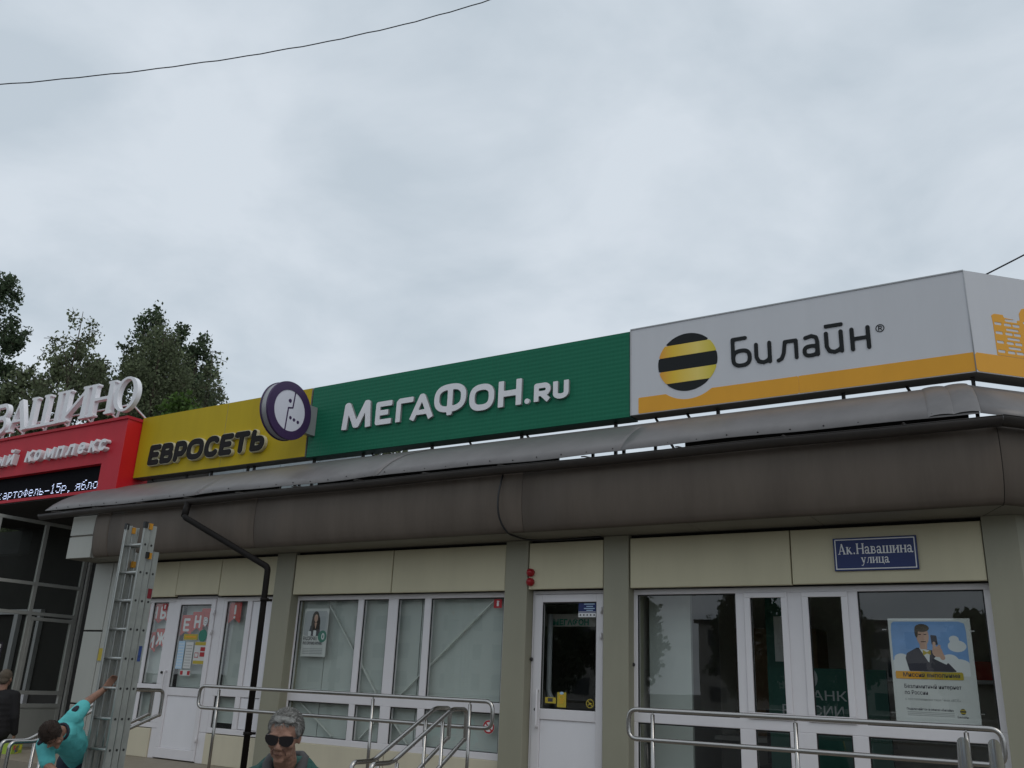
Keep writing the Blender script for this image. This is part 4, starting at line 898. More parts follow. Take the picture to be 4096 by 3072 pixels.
M().box(-4.706, -4.489, YW+0.0075, YW+0.009, 2.543, 2.548).ob('text_line', 'white_print', bn)
for i in range(5): M().box(-4.69+i*0.042, -4.675+i*0.042, YW+0.006, YW+0.0075, 2.505, 2.522).ob('icon', 'dark_print', bn)
y1 = sheet('door_sticker', 'yellow sticker with black print low on the dark glass door', 'sticker', -5.10, -4.965, 1.583, 1.644, YW+0.011, 'yellow_print')
M().box(-5.065, -5.005, YW+0.0075, YW+0.009, 1.60, 1.636).ob('print', 'dark_print', y1)
y2 = sheet('door_leaflet', 'yellow leaflet low on the dark glass door', 'leaflet', -4.95, -4.84, 1.547, 1.70, YW+0.011, 'yellow_print')
shape('print', [P(arc(0, 0, 0.03, 0.02, 0, 360, 16), 0.003), P([(-0.03, -0.04), (0.03, -0.035)], 0.003), P([(-0.03, -0.06), (0.02, -0.055)], 0.003)], 'orange_print', FR(-4.895, YW+0.009, 1.65), 0.001, 0.005, y2)
shape('print', [('ell', 0, 0, 0.025, 0.014)], 'pale_blue', FR(-4.895, YW+0.009, 1.692), 0.001, 0.006, y2)
nd = shape('no_dogs_sign', [P(arc(0, 0, 0.042, 0.042, 0, 360, 26), 0.004), P([(-0.03, 0.03), (0.03, -0.03)], 0.004), P([(-0.02, -0.015), (0.0, 0.005), (0.02, 0.0)], 0.005)], 'yellow_print', FR(-4.553, YW+0.011, 1.60), 0.0015, 0.004); tag(nd, 'round yellow outline sign low on the dark glass door', 'sign')
# inside the dark glass door
dl = tag(M().box(-5.40, -4.40, 9.42, 9.46, 2.42, 2.56).ob('inner_sign_board', 'interior'), 'grey board with green lettering inside the dark glass door', 'sign')
text('lettering', 'МЕГАФОН', 0.088, 'green_print', FR(-5.255, 9.42, 2.436), 0.002, dl, bold=0.004, width=0.465)
tag(M().tube(fillet([(-5.25, 9.35, 2.55), (-5.25, 9.35, 1.70), (-5.18, 9.30, 1.62)], 0.05), 0.03, 10).ob('door_pipe', 'rail_gray'), 'pale vertical pipe inside the dark glass door', 'pipe')
cn = tag(M().box(-5.1, -4.3, 11.2, 11.7, 0.55, 1.55).ob('shop_counter', 'interior'), 'low grey counter inside the dark glass door', 'counter')
# pennants
def pennant(ch, xc_, zt, label, y=9.055):
    w_, h_ = 0.245, 0.30
    o = shape('pennant', [('poly', [(-w_/2, 0), (w_/2, 0), (w_/2, -h_), (0, -h_+0.075), (-w_/2, -h_)])], 'red_flag', FR(xc_, y, zt), 0.002, 0.02); tag(o, label, 'pennant', 'red letter pennants in the shop windows')
    t = 0.018
    G = {'Е': [P([(0.05, 0.15), (-0.05, 0.15), (-0.05, 0), (0.05, 0)], t), P([(-0.05, 0.075), (0.035, 0.075)], t)], 'Н': [P([(-0.05, 0), (-0.05, 0.15)], t), P([(0.05, 0), (0.05, 0.15)], t), P([(-0.05, 0.075), (0.05, 0.075)], t)],
         'Ы': [P([(-0.075, 0.15), (-0.075, 0)], t), P(bowl(-0.075, 0.02, 0, 0.075), t), P([(0.075, 0), (0.075, 0.15)], t)], 'И': [P([(-0.05, 0.15), (-0.05, 0), (0.05, 0.15), (0.05, 0)], t)],
         'Ж': [P([(0, 0), (0, 0.15)], t), P([(-0.08, 0.15), (-0.03, 0.075), (-0.08, 0)], t), P([(0.08, 0.15), (0.03, 0.075), (0.08, 0)], t), P([(-0.03, 0.075), (0.03, 0.075)], t)], '!': [P([(0, 0.06), (0, 0.16)], t), ('ell', 0, 0.005, t, t)]}
    shape('letter', G[ch], 'white_print', FR(xc_, y-0.002, zt-0.215), 0.001, 0.009, o)
pennant('Е', -11.18, 2.535, 'red pennant with a white letter E on the leaflet covered door', YW+0.040)
pennant('Н', -10.955, 2.58, 'red pennant with a white letter shaped like H on the leaflet covered door', YW+0.043)
pennant('Ы', -10.775, 2.627, 'red pennant partly covered by a white pin sticker on the leaflet covered door', YW+0.046)
pennant('!', -10.21, 2.712, 'red pennant with a white exclamation mark in the narrow window')
pennant('Н', -11.97, 2.715, 'upper red pennant with a letter like H in the window behind the ladder')
pennant('Ы', -11.735, 2.712, 'upper red pennant beside the small fire sign in the window behind the ladder')
pennant('И', -11.945, 2.29, 'lower red pennant with a zigzag letter in the window behind the ladder')
pennant('Ж', -11.735, 2.34, 'lower red pennant with a star shaped letter in the window behind the ladder')
YD = YW+0.0105
pin = shape('pin_sticker', [('ell', 0, 0.03, 0.07, 0.07), ('poly', [(-0.055, -0.01), (0.055, -0.01), (0, -0.095)])], 'white_print', FR(-10.745, YD, 2.425), 0.0015, 0.016, scale=0.72); tag(pin, 'white map pin sticker on the leaflet covered door', 'sticker')
shape('print', [P(arc(0, 0.03, 0.052, 0.052, 0, 360, 20), 0.005), rect(-0.03, 0.03, 0.015, 0.03)], 'grey_print', FR(-10.745, YD-0.0015, 2.425), 0.001, 0.011, pin, scale=0.72)
gsn = shape('round_sticker', [('ell', 0, 0, 0.088, 0.085)], 'green_print', FR(-10.765, YD, 2.245), 0.0015, 0.014); tag(gsn, 'dark green round sticker on the leaflet covered door', 'sticker')
o = sheet('leaflet_banner', 'orange yellow banner strip on the leaflet covered door', 'leaflet', -11.165, -10.87, 2.185, 2.262, YD, 'yellow_print')
M().box(-11.13, -10.905, YD-0.0035, YD-0.002, 2.215, 2.235).ob('print', 'orange_print', o)
o = sheet('leaflet', 'tall light blue leaflet strip on the leaflet covered door', 'leaflet', -11.255, -11.115, 1.78, 2.165, YD, 'pale_blue')
for i in range(9): M().box(-11.245, -11.13, YD-0.0035, YD-0.002, 1.80+i*0.04, 1.808+i*0.04).ob('text_line', 'white_print', o)
o = sheet('leaflet', 'white text sheet in the middle of the leaflet covered door', 'leaflet', -11.09, -10.93, 1.79, 2.15, YD, 'paper')
for i in range(8): M().box(-11.075, -10.95, YD-0.0035, YD-0.002, 1.82+i*0.04, 1.827+i*0.04).ob('text_line', 'grey_print', o)
o = sheet('leaflet', 'yellow and red price leaflet on the leaflet covered door', 'leaflet', -10.90, -10.665, 1.85, 2.158, YD, 'paper')
for b_, m in (((-10.895, -10.67, 2.11, 2.155), 'yellow_print'), ((-10.77, -10.675, 2.03, 2.085), 'red_print'), ((-10.77, -10.675, 1.955, 2.015), 'red_print'), ((-10.88, -10.80, 1.94, 2.01), 'red_print'), ((-10.895, -10.67, 1.855, 1.90), 'yellow_print'), ((-10.87, -10.81, 1.95, 2.0), 'paper')):
    M().box(b_[0], b_[1], YD-0.0035-0.001*(m == 'paper'), YD-0.002, b_[2], b_[3]).ob('print', m, o)
o = sheet('leaflet', 'small card with red squares low on the leaflet covered door', 'leaflet', -11.14, -10.915, 1.69, 1.765, YD, 'paper')
for i in (0, 2): M().box(-11.13+i*0.075, -11.075+i*0.075, YD-0.0035, YD-0.002, 1.70, 1.755).ob('print', 'red_print', o)
tag(M().box(-11.84, -11.66, 9.10, 9.12, 1.575, 1.68).ob('paper_bag', 'paper'), 'white paper behind the window left of the leaflet covered door', 'paper')
# poster with a young woman
pa = sheet('poster', 'advertising poster with a long haired woman in the wide window with blinds', 'poster', -8.84, -8.405, 2.0, 2.608, YW+0.036, 'paper')
PF = FR(-8.62, YW+0.034, 0)
shape('print_background', [rect(-0.205, 0.205, 2.26, 2.58)], 'rail_gray', PF, 0.001, 0.05, pa)
shape('print_hair', [('ell', -0.01, 2.49, 0.062, 0.085), ('ell', -0.035, 2.42, 0.045, 0.10), ('ell', 0.03, 2.42, 0.045, 0.10)], 'hair_brown', PF, 0.0016, 0.012, pa)
shape('print_coat', [('poly', [(-0.12, 2.26), (-0.09, 2.39), (0.0, 2.42), (0.075, 2.39), (0.09, 2.26)])], 'dark_print', PF, 0.0013, 0.012, pa)
shape('print_skin', [('ell', -0.003, 2.485, 0.032, 0.05), ('poly', [(-0.025, 2.43), (0.022, 2.43), (0, 2.34)])], 'skin_print', PF, 0.0022, 0.008, pa)
shape('print_legs', [rect(-0.03, 0.02, 2.26, 2.33), rect(-0.12, -0.07, 2.26, 2.32)], 'white_print', PF, 0.0019, 0.012, pa)
shape('print_badge', [('ell', 0.135, 2.255, 0.075, 0.075)], 'green_print', PF, 0.0022, 0.012, pa)
text('lettering', '0', 0.11, 'white_print', FR(-8.50, YW+0.034, 2.217), 0.003, pa, bold=0.003)
text('lettering', 'РАССРОЧКА', 0.062, 'dark_print', FR(-8.818, YW+0.034, 2.205), 0.002, pa, bold=0.002, width=0.24)
text('lettering', 'РАЗ СРОЧНО НУЖНО', 0.05, 'dark_print', FR(-8.818, YW+0.034, 2.15), 0.002, pa, bold=0.0018, width=0.34)
for i in range(4): M().box(-8.81, -8.46, YW+0.0325, YW+0.0338, 2.035+i*0.02, 2.041+i*0.02).ob('text_line', 'grey_print', pa)
# poster with a man in a suit
pb = sheet('poster', 'large framed poster of a man in a suit with a phone against a blue sky', 'poster', -1.53, -0.845, 1.545, 2.48, 9.10, 'paper', d=0.004)
QF = FR(-1.19, 9.096, 0)
shape('print_sky', [rect(-0.32, 0.305, 1.985, 2.452)], 'skyblue_print', QF, 0.001, 0.06, pb)
clouds = [('ell', -0.28, 2.06, 0.09, 0.06), ('ell', -0.25, 2.13, 0.06, 0.04), ('ell', -0.16, 2.02, 0.09, 0.05), ('ell', 0.22, 2.07, 0.10, 0.06), ('ell', 0.15, 2.12, 0.07, 0.05), ('ell', 0.22, 2.24, 0.075, 0.05), ('ell', 0.20, 2.30, 0.04, 0.03), ('ell', 0.27, 2.03, 0.06, 0.05)]
shape('print_clouds', clouds+[('and', [rect(-0.32, 0.305, 1.985, 2.452)])], 'white_print', QF, 0.0014, 0.012, pb)
shape('print_suit', [('poly', [(-0.19, 2.02), (-0.215, 2.13), (-0.20, 2.175), (-0.11, 2.225), (0.02, 2.20), (0.08, 2.13), (0.14, 2.09), (0.20, 2.02)])], 'dark_print', QF, 0.0018, 0.012, pb)
shape('print_shirt', [('poly', [(-0.095, 2.225), (-0.02, 2.09), (-0.005, 2.20)]), ('poly', [(0.02, 2.13), (0.12, 2.08), (0.14, 2.11), (0.05, 2.16)])], 'white_print', QF, 0.0022, 0.008, pb)
shape('print_head', [('ell', -0.055, 2.325, 0.052, 0.085), rect(-0.085, -0.025, 2.21, 2.28)], 'skin_print', QF, 0.0026, 0.01, pb)
shape('print_hair', [('ell', -0.055, 2.395, 0.06, 0.035), ('ell', -0.105, 2.36, 0.014, 0.05)], 'hair_mid', QF, 0.003, 0.008, pb)
shape('print_eyes', [rect(-0.09, -0.065, 2.335, 2.343), rect(-0.045, -0.02, 2.335, 2.343), rect(-0.075, -0.03, 2.272, 2.279)], 'hair_brown', QF, 0.0032, 0.004, pb)
shape('print_phone', [('poly', [(0.01, 2.335), (0.06, 2.33), (0.065, 2.25), (0.015, 2.25)])], 'dark_print', QF, 0.003, 0.008, pb)
shape('print_hand', [('ell', 0.055, 2.19, 0.042, 0.045), P([(0.03, 2.20), (0.035, 2.265)], 0.012), P([(0.06, 2.20), (0.075, 2.24)], 0.012), P([(0.08, 2.18), (0.095, 2.14)], 0.02)], 'skin_print', QF, 0.0034, 0.008, pb)
shape('print_tie', [('poly', [(-0.065, 2.205), (-0.03, 2.185), (0.0, 2.205), (0.0, 2.16), (-0.03, 2.175), (-0.065, 2.155)])], 'yellow_print', QF, 0.0034, 0.006, pb)
shape('print_strip', [rect(-0.31, 0.245, 1.953, 2.018)], 'yellow_print', QF, 0.0038, 0.01, pb)
shape('print_strip', [rect(-0.31, -0.10, 1.953, 2.018)], 'orange_print', QF, 0.0040, 0.01, pb)
shape('print_strip', [rect(-0.10, 0.08, 1.953, 2.018)], 'strip_mid', QF, 0.0040, 0.01, pb)
text('lettering', 'Миссия выполнима', 0.05, 'dark_print', FR(-1.44, 9.096, 1.972), 0.0045, pb, bold=0.0012, width=0.465)
text('lettering', 'Безлимитный интернет', 0.046, 'dark_print', FR(-1.44, 9.096, 1.875), 0.0018, pb, bold=0.0005, width=0.465)
text('lettering', 'по России', 0.046, 'dark_print', FR(-1.44, 9.096, 1.822), 0.0018, pb, bold=0.0005, width=0.19)
text('lettering', 'с постоплатными тарифами «ВСЁ»', 0.028, 'grey_print', FR(-1.44, 9.096, 1.772), 0.0018, pb, width=0.45)
text('lettering', 'Подключайтесь в офисах «Билайн»', 0.026, 'dark_print', FR(-1.435, 9.096, 1.69), 0.0018, pb, bold=0.0004, width=0.38)
for i in range(3): M().box(-1.43, -1.05, 9.0945, 9.096, 1.645+i*0.013, 1.649+i*0.013).ob('text_line', 'grey_print', pb)
shape('print_logo', [('ell', 0.21, 1.692, 0.024, 0.024)], 'yellow_print', QF, 0.0016, 0.006, pb)
shape('print_logo', [('ell', 0.21, 1.692, 0.025, 0.025), ('and', [rect(0.18, 0.24, 1.686, 1.698), rect(0.18, 0.24, 1.71, 1.72), rect(0.18, 0.24, 1.66, 1.675)])], 'dark_print', QF, 0.002, 0.004, pb)
text('lettering', 'Билайн', 0.026, 'dark_print', FR(-1.03, 9.096, 1.638), 0.0018, pb, width=0.085)
for x, z in ((-1.565, 2.38), (-1.55, 1.66), (-0.835, 2.37), (-0.83, 1.68)): M().box(x-0.018, x+0.018, 9.092, 9.10, z-0.005, z+0.005).ob('clip', 'steel', pb)
# other things inside
tag(M().box(-4.10, -3.62, 9.55, 9.60, 0.60, 2.85).ob('pale_screen', 'blind'), 'pale upright panel inside the dark window by the round knob', 'panel')
bk = tag(M().box(-2.95, -1.75, 10.05, 10.10, 0.56, 2.05).ob('bank_board', 'bank_green'), 'dark green standing board with pale lettering inside the dark windows', 'board')
text('lettering', 'БАНК', 0.13, 'rail_gray', FR(-2.60, 10.05, 1.735), 0.002, bk, bold=0.001, width=0.44)
text('lettering', 'РОССИИ', 0.13, 'rail_gray', FR(-2.82, 10.05, 1.585), 0.002, bk, bold=0.001, width=0.62)
shape('emblem', [('ell', 0, 0, 0.07, 0.10)], 'rail_gray', FR(-2.50, 10.05, 1.95), 0.002, 0.01, bk)
tag(M().box(-3.02, -2.80, 10.3, 10.34, 0.56, 2.85).ob('green_stand', 'bank_green'), 'narrow green stand with white sheet inside the dark windows', 'stand')
sheet('notice_sheet', 'white sheet on the narrow green stand inside the dark windows', 'notice', -2.93, -2.82, 2.12, 2.60, 10.299, 'paper')
dk = thing('office_desk', 'dark office desk inside the dark windows', 'desk', (-3.0, 11.3, 0.55)); M().box(-3.9, -2.0, 11.0, 11.8, 1.24, 1.29).ob('desk_top', 'interior', dk); M().box(-3.85, -2.05, 11.1, 11.14, 0.56, 1.24).ob('front_panel', 'interior_dark', dk)
cb_ = thing('wardrobe', 'brown wooden wardrobe inside the dark window by the round knob', 'wardrobe', (-3.6, 11.7, 0.55))
M().box(-3.75, -3.25, 11.45, 11.98, 0.55, 2.55).ob('case', 'wood', cb_); M().box(-3.22, -2.75, 11.45, 11.98, 0.55, 2.55).ob('case', 'wood', cb_)
oc = thing('office_chair', 'dark office chair inside the dark windows', 'chair', (-2.9, 10.7, 0.55)); M().bbox(-3.15, -2.7, 10.55, 10.66, 1.05, 1.62, 0.04).ob('backrest', 'black_cloth', oc); M().box(-3.15, -2.7, 10.2, 10.62, 0.98, 1.04).ob('seat', 'black_cloth', oc); M().tube([(-2.92, 10.42, 0.56), (-2.92, 10.42, 0.98)], 0.03, 8).ob('stem', 'dark_steel', oc)
sg_ = thing('wall_shelf', 'pale shelf with boxes on the back wall inside the dark windows', 'shelf', (-1.6, 11.9, 1.6))
M().box(-2.3, -0.9, 11.72, 11.99, 1.98, 2.02).ob('board', 'pvc', sg_)
for i, (x, h, m_) in enumerate(((-2.2, .22, 'paper'), (-1.95, .28, 'pale_blue'), (-1.7, .18, 'orange_print'), (-1.35, .25, 'paper'), (-1.1, .2, 'red_flag'))):
    tag(M().box(x, x+0.18, 11.76, 11.95, 2.02, 2.02+h).ob('shelf_box', m_), ('white', 'light blue', 'orange', 'off white', 'red')[i]+' box on the shelf inside the dark windows', 'box', 'boxes on the inside shelf')
tag(M().box(-12.90, -12.78, 8.868, 8.876, 1.85, 2.03).ob('wall_sticker', 'yellow_print'), 'small yellow notice on the grey end wall beside the ladder', 'notice')
# rooftop shed glimpsed under the yellow sign
sh = thing('rooftop_shed', 'pale blue rooftop shed glimpsed under the yellow sign', 'shed', (-12, 11.2, 4.03))
for i in range(5): M().box(-14.6+i*0.95, -13.665+i*0.95, 11.0, 12.5, 4.03, 5.35).ob('wall_panel', 'shed_blue', sh)

# ------------------------------------------------------------------ people
def remesh(name, g, voxel, m, parent=None, smooth=6):
    me = g.mesh(name+'_src'); o = bpy.data.objects.new(name+'_src', me); COL.objects.link(o)
    r = o.modifiers.new('r', 'REMESH'); r.mode = 'VOXEL'; r.voxel_size = voxel; r.use_smooth_shade = True
    if smooth: s_ = o.modifiers.new('s', 'SMOOTH'); s_.iterations = smooth; s_.factor = 0.5
    bpy.context.view_layer.update()
    m2 = bpy.data.meshes.new_from_object(o.evaluated_get(bpy.context.evaluated_depsgraph_get())); m2.name = name
    bpy.data.objects.remove(o); bpy.data.meshes.remove(me)
    m2.materials.clear(); m2.polygons.foreach_set('use_smooth', [True]*len(m2.polygons))
    return link(name, m2, m, parent)
V3 = Vector
class Head:
    def __init__(s, c, fwd, up, k=1.0):
        s.k = k; s.c = V3(c); s.f = V3(fwd).normalized(); s.r = s.f.cross(V3(up)).normalized(); s.u = s.r.cross(s.f).normalized()
    def p(s, r, f, u): return s.c+(s.r*r+s.f*f+s.u*u)*s.k
    def e(s, g, r, f, u, a, b, c_): g.ell(s.p(r, f, u), [s.r*a*s.k, s.f*b*s.k, s.u*c_*s.k], 16, 11)
    def build(s, g, k=1.0):
        E = lambda *a: s.e(g, *a)
        E(0, -0.012, 0.035, 0.076, 0.094, 0.088)      # cranium
        E(0, 0.022, -0.01, 0.066, 0.068, 0.085)       # face
        E(0, 0.030, -0.058, 0.056, 0.052, 0.050)      # jaw
        E(0, 0.062, -0.093, 0.026, 0.024, 0.022)      # chin
        for q in (-1, 1):
            E(q*0.040, 0.052, -0.022, 0.026, 0.028, 0.024)   # cheek
            E(q*0.076, -0.012, 0.0, 0.010, 0.020, 0.032)     # ear
            E(q*0.032, 0.078, 0.030, 0.030, 0.012, 0.010)    # brow
            E(q*0.012, 0.094, -0.032, 0.011, 0.014, 0.010)   # nostril
        for i in range(6): E(0, 0.080+0.005*i, 0.018-0.009*i, 0.010+0.0008*i, 0.014, 0.012)   # nose
        E(0, 0.084, -0.056, 0.024, 0.012, 0.008); E(0, 0.080, -0.068, 0.021, 0.012, 0.008)  # lips
def hand(g, wrist, dirn, normal, curl=0.5, s_=1.0):
    """five fingers: palm from the wrist along dirn, fingers curl towards normal"""
    d = V3(dirn).normalized(); n = V3(normal); n = (n-d*n.dot(d)).normalized(); r = d.cross(n)
    w0 = V3(wrist)
    for k in (-1.5, -0.5, 0.5, 1.5): g.cap(w0+r*0.012*k*s_, w0+d*0.085*s_+r*0.02*k*s_, 0.013*s_, 0.0115*s_)
    for k, L in ((-1.5, 0.062), (-0.5, 0.078), (0.5, 0.084), (1.5, 0.074)):
        a = w0+d*0.09*s_+r*0.02*k*s_; dd = d
        for seg in (0.45, 0.32, 0.25):
            b = a+dd*L*seg*s_; g.cap(a, b, 0.0098*s_, 0.0085*s_); a = b; dd = (dd*math.cos(curl)+n*math.sin(curl)).normalized(); 
    a = w0+d*0.03*s_+r*0.028*s_; b = a+(d*0.6+r*0.6+n*0.5).normalized()*0.045*s_; g.cap(a, b, 0.014*s_, 0.011*s_); g.cap(b, b+(d*0.8+n*0.6).normalized()*0.03*s_, 0.011*s_, 0.009*s_)

def strands(H, n, m, parent, L=0.024, wd=0.0016, front=0.35, off=(0, -0.024, 0.043), ax=(0.082, 0.093, 0.089), lowest=-0.35):
    g = M(); k = 0
    while k < n:
        a = random.uniform(0, 2*math.pi); e = random.uniform(lowest, 1); rr = math.sqrt(1-e*e); x, y = rr*math.cos(a), rr*math.sin(a)
        if y > front and e < 0.40: continue                      # keep the face clear
        if abs(x) > 0.8 and y > -0.25 and e < 0.05: continue              # and the ears
        nrm = V3((x/ax[0], y/ax[1], e/ax[2])).normalized(); p = V3((off[0]+x*ax[0], off[1]+y*ax[1], off[2]+e*ax[2]))
        fl = V3((x*0.8+random.gauss(0, .45), -0.7+random.gauss(0, .45) if e > 0.3 else random.gauss(-.2, .3), -0.25 if e > 0.5 else -1.0)); fl = (fl-nrm*fl.dot(nrm)).normalized(); sd = nrm.cross(fl)
        l = L*random.uniform(.6, 1.3); lift = random.uniform(0.0, 0.006)
        q = [p-sd*wd, p+sd*wd, p+fl*l*.6+nrm*(lift+0.001)+sd*wd*.8, p+fl*l+nrm*(lift*1.3), p+fl*l*.6+nrm*(lift+0.001)-sd*wd*.8]
        g.add([H.p(*v) for v in q], [(0, 1, 2, 3, 4)]); k += 1
    return tag(g.ob('hair_strands', m, parent), kind='stuff')
# --- man with sunglasses
def person_glasses():
    HC = V3((-3.345, 3.372, 1.468)); fw = V3((0.50, -0.85, -0.20)); H = Head(HC, fw, (0.04, 0.02, 1), 0.94)
    t = thing('person', 'grey haired man in sunglasses and a dark green jacket with a yellow shoulder stripe', 'person', (-3.38, 3.5, 0.12))
    bf = V3((0.55, -0.83, 0)).normalized(); br = bf.cross(V3((0, 0, 1)))        # body forward, image-left hand side = -br
    pc = V3((-3.43, 3.50, 0.0))
    b = lambda r, f, z: pc+br*r+bf*f+V3((0, 0, z))
    g = M(); H.build(g)
    g.cap(H.p(0, -0.02, -0.06), b(0, -0.01, 1.28), 0.056, 0.062)
    g.cap(b(-0.10, 0, 1.22), b(0.10, 0, 1.22), 0.10, 0.10); g.cap(b(0, 0, 1.15), b(0, 0, 0.86), 0.13, 0.13)
    for q in (-1, 1):
        g.cap(b(q*0.19, 0, 1.22), b(q*0.25, 0.0, 0.96), 0.052, 0.042); g.cap(b(q*0.25, 0.0, 0.96), b(q*0.23, 0.12, 0.76), 0.04, 0.028)
        hand(g, b(q*0.23, 0.13, 0.75), bf*0.3+V3((0, 0, -1)), bf*0.2+br*(-q), 0.5)
        g.cap(b(q*0.09, 0, 0.84), b(q*0.10, 0.04, 0.50), 0.085, 0.06); g.cap(b(q*0.10, 0.04, 0.50), b(q*0.10, -0.02, 0.20), 0.055, 0.04); g.cap(b(q*0.10, -0.04, 0.16), b(q*0.11, 0.13, 0.15), 0.04, 0.032)
    body = remesh('body', g, 0.0055, 'skin', t, 4)
    j = M()
    j.cap(b(-0.13, 0, 1.24), b(0.13, 0, 1.24), 0.092, 0.092); j.cap(b(-0.07, 0, 1.30), b(0.07, 0, 1.30), 0.08, 0.08); j.cap(b(0, 0.01, 1.15), b(0, 0.01, 0.80), 0.165, 0.16); j.cap(b(-0.09, 0, 1.1), b(-0.09, 0, 0.80), 0.12, 0.12); j.cap(b(0.09, 0, 1.1), b(0.09, 0, 0.80), 0.12, 0.12)
    for q in (-1, 1): j.cap(b(q*0.175, 0, 1.235), b(q*0.25, 0, 0.96), 0.080, 0.066); j.cap(b(q*0.26, 0, 0.96), b(q*0.235, 0.11, 0.78), 0.064, 0.05)
    jk = remesh('jacket', j, 0.010, 'jacket_green', t, 4)
    M().tube([b(-0.165, 0.05, 1.31), b(-0.215, 0.055, 1.28), b(-0.25, 0.05, 1.215), b(-0.29, 0.04, 1.10), b(-0.32, 0.03, 0.98)], 0.010, 8).ob('jacket_stripe', 'yellow_print', jk)
    # collar and undershirt
    for q in (-1, 1):
        c_ = M(); c_.tube([b(0, -0.080, 1.375), b(q*0.058, -0.058, 1.378), b(q*0.085, 0.0, 1.365), b(q*0.083, 0.060, 1.335), b(q*0.066, 0.112, 1.27), b(q*0.04, 0.15, 1.17)], [0.018, 0.019, 0.021, 0.027, 0.030, 0.022], 8)
        c_.ob('collar', 'collar_grey', jk)
    sh_ = M(); sh_.cap(b(0, 0.03, 1.27), b(0, 0.10, 1.16), 0.062, 0.06); remesh('undershirt', sh_, 0.01, 'black_cloth', t, 2)
    tr_ = M(); tr_.cap(b(-0.05, 0, 0.84), b(0.05, 0, 0.84), 0.13, 0.13)
    for q in (-1, 1): tr_.cap(b(q*0.09, 0, 0.80), b(q*0.10, 0.04, 0.50), 0.105, 0.08); tr_.cap(b(q*0.10, 0.04, 0.50), b(q*0.10, -0.02, 0.19), 0.078, 0.065)
    remesh('trousers', tr_, 0.014, 'jeans', t, 3)
    h = M(); H.e(h, 0, -0.024, 0.043, 0.081, 0.092, 0.088); H.e(h, 0, 0.022, 0.100, 0.056, 0.05, 0.018); H.e(h, -0.03, 0.040, 0.092, 0.034, 0.034, 0.012); H.e(h, 0.02, 0.045, 0.092, 0.034, 0.030, 0.012)
    for q in (-1, 1): H.e(h, q*0.070, -0.008, 0.026, 0.013, 0.030, 0.035); H.e(h, q*0.071, 0.010, 0.050, 0.010, 0.028, 0.036)
    for i in range(110):
        a = random.uniform(0, 2*math.pi); e_ = random.uniform(0.25, 1.0); rr = math.sqrt(max(0, 1-e_*e_))
        H.e(h, 0.079*rr*math.cos(a), -0.022+0.090*rr*math.sin(a)*(0.75 if math.sin(a) > 0 else 1), 0.041+0.088*e_, 0.009, 0.011, 0.007)
    hr = remesh('hair', h, 0.0045, 'hair_grey', body, 2)
    strands(H, 3200, 'strand_grey', hr, off=(0, -0.023, 0.044), ax=(0.084, 0.096, 0.092))
    fr_ = ((0, 0, 0),)
    sg = thing_child = M()
    for q in (-1, 1):
        o_ = H.p(q*0.034, 0.097, 0.012); nrm = (H.f*1.0+H.r*q*0.22-H.u*0.10).normalized(); rt = nrm.cross(H.u).normalized()*-1; rt = H.u.cross(nrm).normalized(); up_ = nrm.cross(rt).normalized()
        if rt.dot(H.r) < 0: rt = -rt
        sgn = q
        pts = [(-0.029*sgn, 0.015), (0.0, 0.018), (0.031*sgn, 0.017), (0.034*sgn, 0.002), (0.029*sgn, -0.013), (0.016*sgn, -0.024), (0.0, -0.026), (-0.015*sgn, -0.022), (-0.026*sgn, -0.010)]
        if sgn < 0: pts = pts[::-1]
        shape('sunglass_lens', [('poly', pts)], 'lens', (o_, rt, up_, nrm), 0.004, 0.003, body, off=0.003)
    gl = M(); gl.tube([H.p(-0.010, 0.103, 0.022), H.p(0, 0.106, 0.025), H.p(0.010, 0.103, 0.022)], 0.003, 6)
    for q in (-1, 1): gl.tube([H.p(q*0.064, 0.086, 0.020), H.p(q*0.078, 0.05, 0.018), H.p(q*0.085, -0.01, 0.014)], 0.0032, 6)
    gl.ob('sunglass_frame', 'lens', body)
    mo = M(); H.e(mo, 0, 0.0935, -0.061, 0.025, 0.005, 0.0030); mo.ob('mouth_line', 'skin_dark', body)
    for q in (-1, 1):
        ln = M(); ln.tube([H.p(q*0.020, 0.092, -0.030), H.p(q*0.034, 0.080, -0.05), H.p(q*0.036, 0.070, -0.068)], [0.002, 0.0026, 0.0015], 5); ln.ob('face_line', 'skin_dark', body)
person_glasses()

